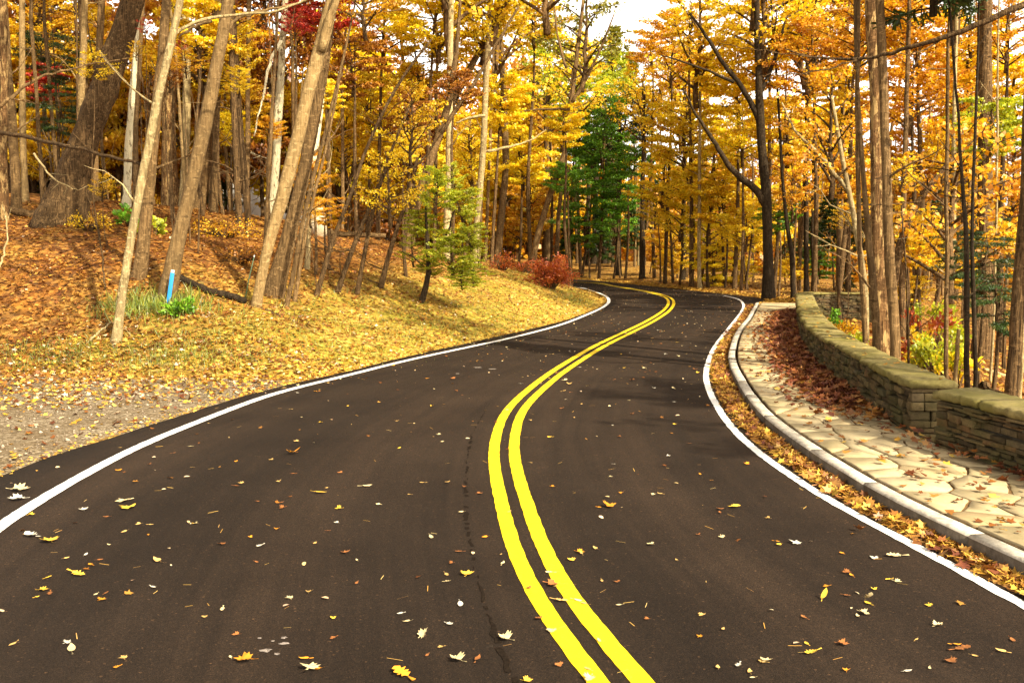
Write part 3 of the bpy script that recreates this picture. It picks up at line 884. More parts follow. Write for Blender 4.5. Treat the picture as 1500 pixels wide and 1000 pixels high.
TREE_N = [0]
def px_tree(name, label, pts, wid, bark, Y=None, top=14.0, crown=None, group='trees of the autumn wood', rough=.06, flare=1.0, ntw=3, extra=None, sides=12, cat='tree'):
    """pts: photo pixels from the base up; wid: trunk widths in photo pixels"""
    TREE_N[0] += 1
    sd = 100 + TREE_N[0]
    r = np.random.default_rng(sd)
    if Y is None:
        b0 = trace(*pts[0]); Y = b0[1]
    else:
        b0 = AT(*pts[0], Y); b0[2] = tz(b0[0], Y)
    P = [b0 - np.array([0, 0, .25])]
    lean = r.uniform(-.03, .05)
    for u, v in pts[1:] if AT(*pts[0], Y)[2] <= b0[2] + .3 else pts:
        q = AT(u, v, Y)
        P.append(q)
    W = [w_ * Y / FPX / 2 * .88 for w_ in wid]
    while len(W) < len(P): W.insert(0, W[0])
    P = np.array(P)
    if top and P[-1][2] < b0[2] + top:
        d = unit(P[-1] - P[-2]); d = unit(d + np.array([0, 0, .35]))
        k = (b0[2] + top - P[-1][2]) / max(d[2], .3)
        P = np.vstack([P, P[-1] + d * k * .5, P[-1] + d * k + np.array([0, 0, .2])])
        W += [W[-1] * .75, W[-1] * .35]
    root = empty(name, b0); tag(root, label, cat, group)
    Pl = P - np.array(b0)
    b, Q, rr = trunk_mesh(Pl, W, bark, sides, flare, rough, sd)
    obj('trunk', b.mesh('trunk', BARK[bark], True), root)
    for _ in range(ntw):
        tb = MB(); twigs(tb, Q, rr, 1, r)
        obj('branch', tb.mesh('branch', BARK[bark], True), root)
    for P3, R3 in (extra or []):
        tb = MB(); tb.tube(np.array(P3) - np.array(b0), R3, 7, .05, sd, True)
        obj('branch', tb.mesh('branch', BARK[bark], True), root)
    if crown:
        kind, col, rad = crown
        crown_parts(root, kind, sd, col, tuple(Q[-1] - np.array([0, 0, rad * .55])), rad, r.uniform(0, 6.28), names=('limbs', 'crown'))
    return root
def br(pts, Y, r0, r1):                       # a branch at given depths
    if not isinstance(Y, (list, tuple)): Y = [Y] * len(pts)
    P = np.array([AT(u, v, y) for (u, v), y in zip(pts, Y)])
    n = len(P) * 4
    L = np.r_[0, np.cumsum(np.linalg.norm(np.diff(P, axis=0), axis=1))]
    s = np.linspace(0, L[-1], n)
    Q = np.stack([np.interp(s, L, P[:, k]) for k in range(3)], 1)
    for _ in range(3): Q[1:-1] = .25 * Q[:-2] + .5 * Q[1:-1] + .25 * Q[2:]
    Q[1:-1] += np.random.default_rng(abs(int(pts[0][0])) + 5).normal(0, .012, (n - 2, 3))
    return Q, np.linspace(r0, r1, n)

# ------------------------------------------------------------------ the trees one can tell apart, on the bank
GB = 'trees on the leafy bank'
B_ = ('loose', 'gold', 3.2)
px_tree('oak_tree', 'thick dark furrowed tree leaning over the bank from a swept, mossy foot', [(88, 326), (105, 262), (128, 195), (160, 110), (196, 0)], [62, 48, 42, 40, 34], 'brown', top=16, crown=('loose', 'gold', 4), group=GB, rough=.09, flare=.9, ntw=2,
        extra=[br([(85, 312), (50, 316), (10, 306), (-30, 300)], [28.4, 28.0, 27.5, 27], .17, .06)], sides=20)
px_tree('maple_sapling', 'slender pale sapling with peeling foot, leaning in front of the gravel edge', [(166, 503), (180, 410), (205, 270), (236, 110), (262, 0)], [15, 14, 13, 12, 12], 'pale', top=11, crown=('loose', 'yellow', 1.8), group=GB, ntw=4,
        extra=[br([(247, 60), (272, 35), (330, 22), (400, 18), (460, -5)], [17.5, 17.6, 17.8, 18, 18.2], .034, .016)])
px_tree('maple_tree', 'mottled trunk standing close behind the slender pale sapling', [(200, 407), (215, 330), (228, 200), (240, 80), (246, 0)], [22, 19, 17, 15, 14], 'grey', crown=B_, group=GB)
px_tree('beech_tree', 'smooth brown leaning trunk with the blue stake at its foot', [(240, 442), (255, 370), (275, 280), (298, 170), (318, 60), (330, 0)], [27, 24, 23, 22, 20, 19], 'tan', crown=('loose', 'gold', 3), group=GB, rough=.04, ntw=1, sides=16,
        extra=[br([(318, 65), (345, 25), (395, 15), (450, 2), (480, -15)], [19.8, 20, 20.2, 20.4, 20.6], .04, .018), br([(310, 30), (280, 40), (262, 55)], 19.8, .045, .02)])
px_tree('maple_tree', 'brown trunk curving up just behind the smooth leaning trunk', [(290, 302), (300, 250), (312, 160), (322, 90), (330, 20)], [17, 15, 13, 12, 10], 'grey', crown=B_, group=GB)
px_tree('maple_tree', 'straight slim trunk between the curved brown trunk and the deep woods', [(313, 312), (316, 200), (318, 100), (322, 0)], [11, 11, 10, 9], 'grey', crown=B_, group=GB)
px_tree('oak_tree', 'stout reddish brown straight trunk with a sunlit foot', [(249, 294), (247, 200), (248, 90), (248, 0)], [25, 24, 22, 20], 'shag', top=20, crown=('loose', 'orange', 4), group=GB, rough=.08)
px_tree('maple_tree', 'light grey trunk right beside the stout reddish brown one', [(268, 285), (272, 180), (272, 80), (270, 0)], [15, 13, 13, 12], 'pale', crown=B_, group=GB)
px_tree('birch_tree', 'straight whitish trunk between the oak with the swept foot and the pale sapling', [(184, 303), (188, 220), (196, 100), (206, 0)], [14, 13, 11, 8], 'flaky', crown=B_, group=GB)
px_tree('maple_tree', 'thin shaded pole of a trunk touching the straight whitish trunk', [(197, 312), (198, 200), (203, 100), (208, 0)], [9, 8, 7, 6], 'grey', crown=None, group=GB)
px_tree('maple_tree', 'straight sunlit pole standing behind the leaning oak', [(119, 215), (121, 140), (124, 60), (126, 0)], [11, 11, 10, 10], 'smooth', Y=31, crown=B_, group=GB)
px_tree('maple_tree', 'shadowed pole whose foot is hidden by the leaning oak', [(138, 215), (143, 130), (147, 60), (149, 0)], [13, 12, 11, 10], 'grey', Y=33, crown=B_, group=GB)
px_tree('oak_tree', 'reddish mottled trunk at the very edge of the wood', [(2, 262), (3, 180), (4, 90), (2, 0)], [15, 14, 14, 13], 'shag', Y=27, crown=B_, group=GB)
px_tree('maple_tree', 'grey mottled trunk leaning away from the reddish edge trunk', [(23, 268), (20, 190), (13, 90), (4, 0)], [16, 14, 12, 11], 'grey', Y=29, crown=B_, group=GB)
px_tree('maple_tree', 'upright pole with scattered moss near the edge of the wood', [(36, 262), (35, 180), (34, 90), (34, 0)], [11, 10, 10, 9], 'smooth', Y=31, crown=B_, group=GB)
px_tree('birch_tree', 'white flaky barked birch standing in front of the pale house', [(397, 326), (404, 230), (410, 130), (416, 30), (418, 0)], [13, 13, 12, 10, 9], 'flaky', crown=B_, group=GB, rough=.08,
        extra=[br([(412, 60), (396, 90), (385, 140), (372, 200)], [27.5, 27.3, 27.1, 27], .05, .015)])
px_tree('maple_sapling', 'thin brown sapling pressed against the white flaky birch', [(387, 388), (392, 300), (399, 200), (405, 90)], [8, 7, 6, 5], 'grey', crown=None, group=GB, top=9)
px_tree('beech_tree', 'tall smooth sunlit trunk curving out of the bank into a long lean', [(372, 447), (390, 370), (412, 300), (437, 200), (460, 100), (488, 0)], [17, 18, 20, 22, 22, 20], 'smooth', top=15, crown=('loose', 'yellow', 3), group=GB, rough=.04, ntw=1, flare=.4, sides=16,
        extra=[br([(470, 75), (482, 30), (500, -20)], [20.2, 20.1, 20], .10, .06)])
px_tree('maple_tree', 'broad shaded trunk twinned behind the tall smooth curved one', [(396, 432), (422, 350), (446, 260), (466, 150), (482, 50), (486, 0)], [30, 24, 22, 20, 18, 17], 'grey', crown=('loose', 'rust', 3), group=GB)
px_tree('maple_sapling', 'crooked thin sapling at the foot of the twinned trunks', [(416, 450), (432, 390), (441, 340), (452, 280), (475, 210)], [9, 9, 8, 7, 6], 'grey', crown=('loose', 'orange', 1.0), group=GB, top=7)
px_tree('maple_sapling', 'short thin sapling with a kinked foot beside the crooked one', [(428, 440), (440, 400), (437, 375), (446, 330), (470, 250)], [8, 7, 7, 6, 5], 'grey', crown=None, group=GB, top=6)
px_tree('maple_tree', 'pale peeling trunk rising through orange leaves beside the twinned trunks', [(447, 356), (455, 300), (462, 230), (475, 130)], [12, 12, 10, 9], 'flaky', crown=B_, group=GB)
for i, (pp, lb, cr) in enumerate((
        ([(460, 432), (480, 370), (500, 320), (520, 262), (545, 190), (585, 110), (628, 60)], 'dark slender sapling arching far over the bank towards the road', None),
        ([(490, 428), (510, 380), (528, 335), (545, 300), (572, 240)], 'thin straight sapling leaning beside the arching dark one', ('loose', 'gold', 1.0)),
        ([(521, 430), (533, 385), (545, 330), (556, 280), (580, 210), (607, 150)], 'slender leaning sapling with a bare fork above the lower bank', ('loose', 'gold', 1.0)),
        ([(449, 395), (452, 300), (456, 240)], 'whip thin upright sapling among the orange leaves', None),
        ([(555, 420), (570, 375), (582, 330), (606, 270)], 'low thin sapling leaning behind the green leaved tree', None))):
    px_tree('maple_sapling', lb, pp, [9, 8, 7, 6, 5, 5, 4][:len(pp)], 'brown' if i != 3 else 'pale', crown=cr, group=GB, top=None, ntw=6, sides=8, extra=[br([(580, 262), (615, 240), (645, 200), (660, 170)], 23.5, .035, .012)] if i == 2 else None)
px_tree('maple_tree', 'strong leaning trunk that forks above the green leaved tree', [(591, 362), (610, 300), (627, 245), (652, 175), (688, 100), (722, 45)], [16, 15, 14, 13, 11, 8], 'grey', crown=('loose', 'yellow', 3.5), group=GB,
        extra=[br([(650, 180), (662, 130), (670, 60), (674, 0)], 34, .14, .05), br([(645, 195), (690, 130), (730, 60), (760, 10)], 34, .09, .04)])
px_tree('maple_tree', 'straight light trunk rising behind the lime green tree', [(655, 335), (657, 260), (659, 130), (662, 0)], [13, 11, 10, 9], 'pale', Y=38, crown=('loose', 'yellow', 4), group=GB)
px_tree('maple_tree', 'tall pale slim trunk with one long bare side branch above the bank', [(697, 360), (707, 235), (713, 110), (718, 0)], [10, 10, 10, 9], 'pale', crown=('loose', 'yellow', 3.5), group=GB,
        extra=[br([(712, 222), (750, 215), (780, 205), (800, 190)], 37, .06, .02), br([(711, 170), (690, 172), (668, 180)], 37, .06, .03)])
px_tree('maple_tree', 'brown trunk with a slight bow standing over the small red bush', [(727, 386), (734, 310), (740, 240), (737, 150), (733, 60)], [13, 12, 11, 10, 9], 'grey', crown=('loose', 'gold', 4), group=GB)
px_tree('maple_tree', 'leaning forked trunk rising out of the red bush by the bend', [(774, 400), (788, 345), (805, 290), (825, 235), (838, 150), (848, 60), (856, 0)], [10, 10, 10, 8, 7, 6, 5], 'grey', crown=('loose', 'olive', 3), group=GB, ntw=8,
        extra=[br([(838, 150), (862, 110), (885, 60), (900, 20)], 46, .09, .03), br([(835, 160), (790, 160), (750, 165)], 46, .07, .02), br([(830, 100), (815, 50), (812, 0)], 46, .07, .03)])
px_tree('maple_tree', 'straight broad trunk in shade behind the red bush', [(800, 392), (802, 320), (802, 220), (800, 100)], [15, 14, 13, 11], 'grey', crown=('loose', 'gold', 4), group=GB)
px_tree('maple_tree', 'slim dim trunk in shade beside the red bush', [(815, 392), (818, 320), (826, 250)], [8, 7, 6], 'brown', Y=60, crown=B_, group=GB)

# leaning black stemmed tree with lime leaves, low on the bank
gt = px_tree('ash_tree', 'small lime green tree on a leaning black stem near the road edge', [(612, 443), (634, 405), (632, 380), (616, 335), (622, 290)], [10, 9, 7, 5, 3], 'dark', crown=None, group=GB, top=None, flare=.4, ntw=0,
             extra=[br([(633, 385), (655, 345), (668, 300)], 25.5, .05, .012), br([(632, 400), (600, 372), (584, 368)], 25.5, .035, .01)])
g0 = np.array(gt.location)
for k, (u, v, rp, cl) in enumerate(((660, 372, 40, 'lime'), (678, 300, 34, 'lime'), (605, 366, 30, 'lime'), (640, 278, 34, 'lime'), (692, 398, 26, 'lime'), (662, 262, 28, 'lime'), (690, 345, 26, 'lime'), (612, 325, 26, 'lime'), (640, 335, 30, 'lime'), (675, 405, 22, 'lime'), (628, 392, 20, 'lime'), (700, 372, 20, 'lime'))):
    c = AT(u, v, 25.5 + (k % 3 - 1) * .5) - g0
    crown_parts(gt, ('broad', 'broad', 'loose')[k % 3], k, cl, tuple(c), rp * 25.5 / FPX * 1.15, k * 1.3, .75, names=('twigs', 'crown'))

# ------------------------------------------------------------------ trees beyond the bend and beyond the wall
GF = 'trees beyond the bend'
for u, v, wd, y_, lb in ((905, 405, 10, 68, 'black evergreen trunk standing alone at the outside of the bend'), (941, 411, 10, 62, 'dark trunk beside the road where the asphalt turns away'),
                         (861, 391, 9, 78, 'shadowed evergreen trunk where the road vanishes'), (871, 392, 11, 80, 'thicker of the shadowed evergreen trunks where the road vanishes'),
                         (886, 391, 9, 80, 'dim evergreen trunk just past the vanishing road'), (1000, 418, 9, 58, 'dark trunk at the edge of the yellow undergrowth'), (1012, 416, 6, 62, 'thin shadowed pole amid yellow undergrowth')):
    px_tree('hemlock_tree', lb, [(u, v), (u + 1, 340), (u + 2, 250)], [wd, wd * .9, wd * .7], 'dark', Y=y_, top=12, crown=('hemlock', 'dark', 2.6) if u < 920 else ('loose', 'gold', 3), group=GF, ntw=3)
px_tree('birch_tree', 'pale sunlit pole at the outside of the bend', [(1025, 425), (1026, 340), (1026, 250)], [6.5, 6, 5], 'pale', Y=50, top=14, crown=B_, group=GF)
px_tree('beech_tree', 'short pale snag glowing among the black evergreen trunks', [(935, 395), (936, 360), (935, 330)], [4, 4, 3], 'pale', Y=75, top=None, group=GF, ntw=0)
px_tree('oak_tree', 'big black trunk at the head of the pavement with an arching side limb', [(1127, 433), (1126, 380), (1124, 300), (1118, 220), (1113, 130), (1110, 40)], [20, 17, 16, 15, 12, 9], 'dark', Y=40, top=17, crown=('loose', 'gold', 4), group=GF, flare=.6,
        extra=[br([(1121, 300), (1108, 275), (1085, 262), (1065, 240), (1045, 205), (1020, 170), (1000, 130)], 40, .17, .03), br([(1114, 180), (1090, 130), (1060, 95), (1040, 60), (1010, 20)], 40, .13, .05), br([(1075, 120), (1040, 105), (1000, 90), (965, 80)], 40, .07, .02), br([(1112, 140), (1135, 90), (1150, 30)], 40, .1, .04)])
for u, v, wd, y_, lb, pp in ((1163, 434, 9, 41, 'dark bowed trunk beside the big black trunk', [(1163, 434), (1161, 380), (1153, 330), (1148, 280)]), (1140, 430, 4, 42, 'thin twisted sapling at the foot of the big black trunk', [(1140, 430), (1145, 390), (1143, 340)]),
                             (1181, 434, 9, 44, 'dark upright trunk just past the end of the pavement', [(1181, 434), (1181, 350), (1180, 250)]), (1192, 434, 8, 46, 'shadowed trunk standing over the corner of the wall', [(1192, 434), (1191, 350), (1192, 260)]),
                             (1229, 430, 8, 47, 'dim trunk behind the rounded end of the wall', [(1229, 430), (1230, 340), (1231, 250)]), (1172, 430, 5, 50, 'thin dim pole behind the dark upright trunk', [(1172, 430), (1171, 350), (1172, 280)]),
                             (1092, 428, 4, 48, 'leaning thin sapling in front of the yellow undergrowth', [(1092, 428), (1098, 380), (1103, 330)]), (1061, 425, 5, 52, 'upright thin sapling inside the yellow undergrowth', [(1061, 425), (1058, 350), (1050, 270)])):
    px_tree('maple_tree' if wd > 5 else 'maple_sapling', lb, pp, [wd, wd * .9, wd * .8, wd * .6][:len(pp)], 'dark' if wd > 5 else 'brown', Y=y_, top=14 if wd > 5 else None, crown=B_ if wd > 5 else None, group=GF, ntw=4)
GW = 'trees beyond the stone wall'
px_tree('maple_sapling', 'slender bowed stem of the clump behind the wall', [(1268, 503), (1262, 420), (1258, 340), (1257, 200), (1257, 0)], [9, 9, 8, 7, 6], 'grey', Y=15.5, top=11, crown=None, group=GW, ntw=7)
px_tree('maple_tree', 'curved brown stem in front of the shaggy trunk behind the wall', [(1283, 508), (1276, 420), (1270, 340), (1264, 250), (1258, 150)], [13, 12, 10, 8, 6], 'grey', Y=15.2, top=9, crown=None, group=GW, ntw=5)
px_tree('oak_tree', 'thick shaggy barked tree in the clump behind the wall', [(1294, 515), (1290, 420), (1286, 300), (1283, 150), (1278, 0)], [30, 27, 25, 22, 20], 'shag', Y=16.5, top=18, crown=('loose', 'orange', 2.6), group=GW, rough=.1, sides=18, ntw=2)
px_tree('beech_tree', 'straight two toned trunk nearest the wall, dark on one side', [(1313, 525), (1309, 420), (1305, 300), (1301, 150), (1296, 0)], [17, 16, 15, 14, 13], 'grey', Y=14.6, top=14, crown=('loose', 'gold', 1.6), group=GW, ntw=4, sides=16)
px_tree('birch_tree', 'thin white stem squeezed against the straight two toned trunk', [(1303, 520), (1300, 400), (1294, 250), (1290, 130)], [5, 5, 5, 4], 'flaky', Y=17, top=9, group=GW, ntw=2)
px_tree('maple_sapling', 'leaning pale sapling crossing behind the clump', [(1270, 440), (1255, 340), (1240, 270), (1224, 180), (1219, 140)], [10, 10, 8, 6, 4], 'pale', Y=19, top=None, crown=('loose', 'orange', 1.3), group=GW, ntw=5, extra=[br([(1243, 280), (1200, 225), (1160, 190), (1145, 150)], 19, .05, .015)])
px_tree('maple_tree', 'leaning limb like trunk rising away behind the two toned trunk', [(1300, 500), (1315, 350), (1335, 300), (1370, 262), (1400, 225)], [13, 13, 11, 10, 6], 'brown', Y=20, top=None, crown=('loose', 'orange', 2.0), group=GW, ntw=3)
px_tree('maple_sapling', 'slim straight pole between the clump and the twin black stems', [(1385, 550), (1384, 420), (1382, 250), (1384, 150), (1390, 0)], [7.5, 7, 6, 5.5, 5], 'grey', Y=15, top=10, crown=('loose', 'gold', 1.6), group=GW, ntw=8)
px_tree('maple_sapling', 'broken off waist high stump stem beyond the wall', [(1398, 555), (1401, 510), (1404, 482)], [8, 7, 6], 'smooth', Y=16, top=None, group=GW, ntw=0)
px_tree('maple_tree', 'whitish upright trunk behind the slim pole', [(1393, 440), (1396, 350), (1397, 250), (1398, 100)], [9, 8, 7, 6], 'pale', Y=26, top=13, crown=B_, group=GW)
px_tree('hemlock_tree', 'first of two crooked black stems, the thicker one, beyond the wall', [(1422, 574), (1414, 500), (1413, 430), (1420, 380), (1412, 320), (1405, 250)], [10, 9, 9, 8, 7, 5], 'dark', Y=14.2, top=8, crown=('needle', 'dark', 1.6), group=GW, ntw=6, flare=.5)
px_tree('hemlock_tree', 'thinner crooked black stem twinned with the thicker one', [(1428, 575), (1428, 500), (1430, 430), (1423, 380), (1425, 300)], [7, 7, 7, 6, 5], 'dark', Y=14.3, top=7, crown=None, group=GW, ntw=4, flare=.5)
px_tree('oak_tree', 'dark tilted trunk rising behind the short wall section', [(1480, 580), (1490, 470), (1497, 380), (1503, 280), (1508, 100)], [23, 21, 19, 18, 16], 'brown', Y=13.5, top=15, crown=('loose', 'orange', 3), group=GW, ntw=1)
px_tree('birch_tree', 'thin whitish leaning pole on the leafy slope', [(1451, 532), (1456, 470), (1459, 400), (1460, 300)], [4.5, 4.5, 4, 4], 'pale', Y=20, top=10, crown=None, group=GW, ntw=4)
px_tree('birch_tree', 'pale pole partly hidden by the dark tilted trunk', [(1494, 580), (1498, 520), (1502, 400)], [5, 5, 5], 'pale', Y=16, top=10, crown=None, group=GW, ntw=2)
px_tree('oak_tree', 'very thick shaded trunk standing deep behind the twin black stems', [(1441, 430), (1442, 350), (1443, 250), (1443, 100)], [26, 24, 22, 20], 'brown', Y=28, top=18, crown=('loose', 'orange', 4), group=GW)
px_tree('maple_sapling', 'thin bare whip standing by the two toned trunk', [(1334, 520), (1330, 450), (1326, 380), (1322, 300)], [4, 4, 3, 3], 'brown', Y=17, top=None, group=GW, ntw=6)
px_tree('maple_tree', 'shaded trunk showing between the two toned trunk and the red shrub', [(1322, 455), (1320, 400), (1322, 330), (1325, 200)], [11, 10, 9, 8], 'brown', Y=26, top=14, crown=B_, group=GW)
# long bare branch sweeping in over the far side of the pavement from a tree standing outside the photo
px_tree('oak_tree', 'overhanging tree beyond the short wall whose long bare branch sweeps across the treetops', [(1585, 560), (1582, 300), (1580, 0)], [30, 27, 24], 'brown', Y=13, top=15, crown=None, group=GW, ntw=0,
        extra=[br([(1582, -30), (1500, 5), (1450, 28), (1390, 52), (1330, 72), (1262, 88), (1205, 86), (1150, 72)], [13, 13, 13, 13.2, 13.5, 14, 14.3, 14.6], .055, .008),
               br([(1262, 88), (1200, 105), (1150, 108), (1110, 112)], 14, .014, .005), br([(1390, 52), (1350, 78), (1320, 80), (1300, 88)], 13.3, .016, .004), br([(1230, 87), (1160, 80), (1090, 70), (1050, 62)], 14.2, .010, .004)])
# a bare autumn tree standing behind the viewer's shoulder whose high twigs dapple the near asphalt
for tx, ty, hh, rr_ in ((13.5, .5, 13, 3.4),):
    root = empty('maple_tree', (tx, ty, tz(tx, ty))); tag(root, 'half bare tree beyond the short wall, out of view, dappling the near road', 'tree', GW)
    b, Q, rr = trunk_mesh([np.array([0, 0, -.3]), np.array([.2, .1, hh * .5]), np.array([.3, 0, hh])], [.2, .16, .06], 'grey', 12, 1, .06, int(hh))
    twigs(b, Q, rr, 10, np.random.default_rng(int(hh)), .45, .95, (1.2, 3.2))
    obj('trunk', b.mesh('trunk', BARK['grey'], True), root)
    crown_parts(root, 'loose', int(hh), 'gold', (.3, 0, hh), rr_)
# ------------------------------------------------------------------ leafy trees whose crowns fill the wood: centre pixel, pixel radius, depth
KIND = {'yellow': 'maple_tree', 'gold': 'maple_tree', 'orange': 'maple_tree', 'rust': 'oak_tree', 'red': 'maple_tree', 'green': 'maple_tree', 'lime': 'maple_tree', 'dark': 'hemlock_tree', 'olive': 'pine_tree'}
def leafy(u, v, rp, Y, col, label, kind='broad', group='leafy trees of the wood', sz=.8, bark='brown'):
    TREE_N[0] += 1
    sd = TREE_N[0]; r = np.random.default_rng(sd + 900)
    jx, jy = r.uniform(-.3, .3), r.uniform(-.1, .1)
    for _ in range(9):                            # stand the tree further back until its foot is off the asphalt
        c = AT(u, v, Y); rad = rp * Y / FPX
        bx, by = c[0] + jx * rad, Y + jy * rad
        q = np.array([[bx, by]])
        if pdist(q, L_EDGE)[0] < -.6 or pdist(q, R_EDGE)[0] > .9: break
        Y += 3
    b0 = np.array([bx, by, tz(bx, by)])
    root = empty(KIND[col], b0); tag(root, label, 'tree', group)
    h = c[2] - b0[2]
    w0 = min(.022 + .008 * max(h, 1) + .006 * rad, .12)
    top = c + np.array([0, 0, rad * .75 * sz]) - b0
    P = [np.array([0, 0, -.2]), top * .35 + r.normal(0, .12, 3), top * .7 + r.normal(0, .12, 3), top]
    if kind == 'loose': w0 *= .38
    b, Q, rr = trunk_mesh(P, [w0, w0 * .8, w0 * .5, w0 * .12], bark, 8, .6, .05, sd)
    obj('trunk', b.mesh('trunk', BARK[bark], True), root)
    if col == 'dark': kind = 'needle'
    if col == 'olive': kind = ('airy', 'needle')[sd % 2]
    if col == 'dark' and (u < 200 or u > 1280): kind = 'hemlock'; sz = .7; rad *= 1.2
    crown_parts(root, kind, sd, col, tuple(c - b0), rad, r.uniform(0, 6.28), sz)
    return root

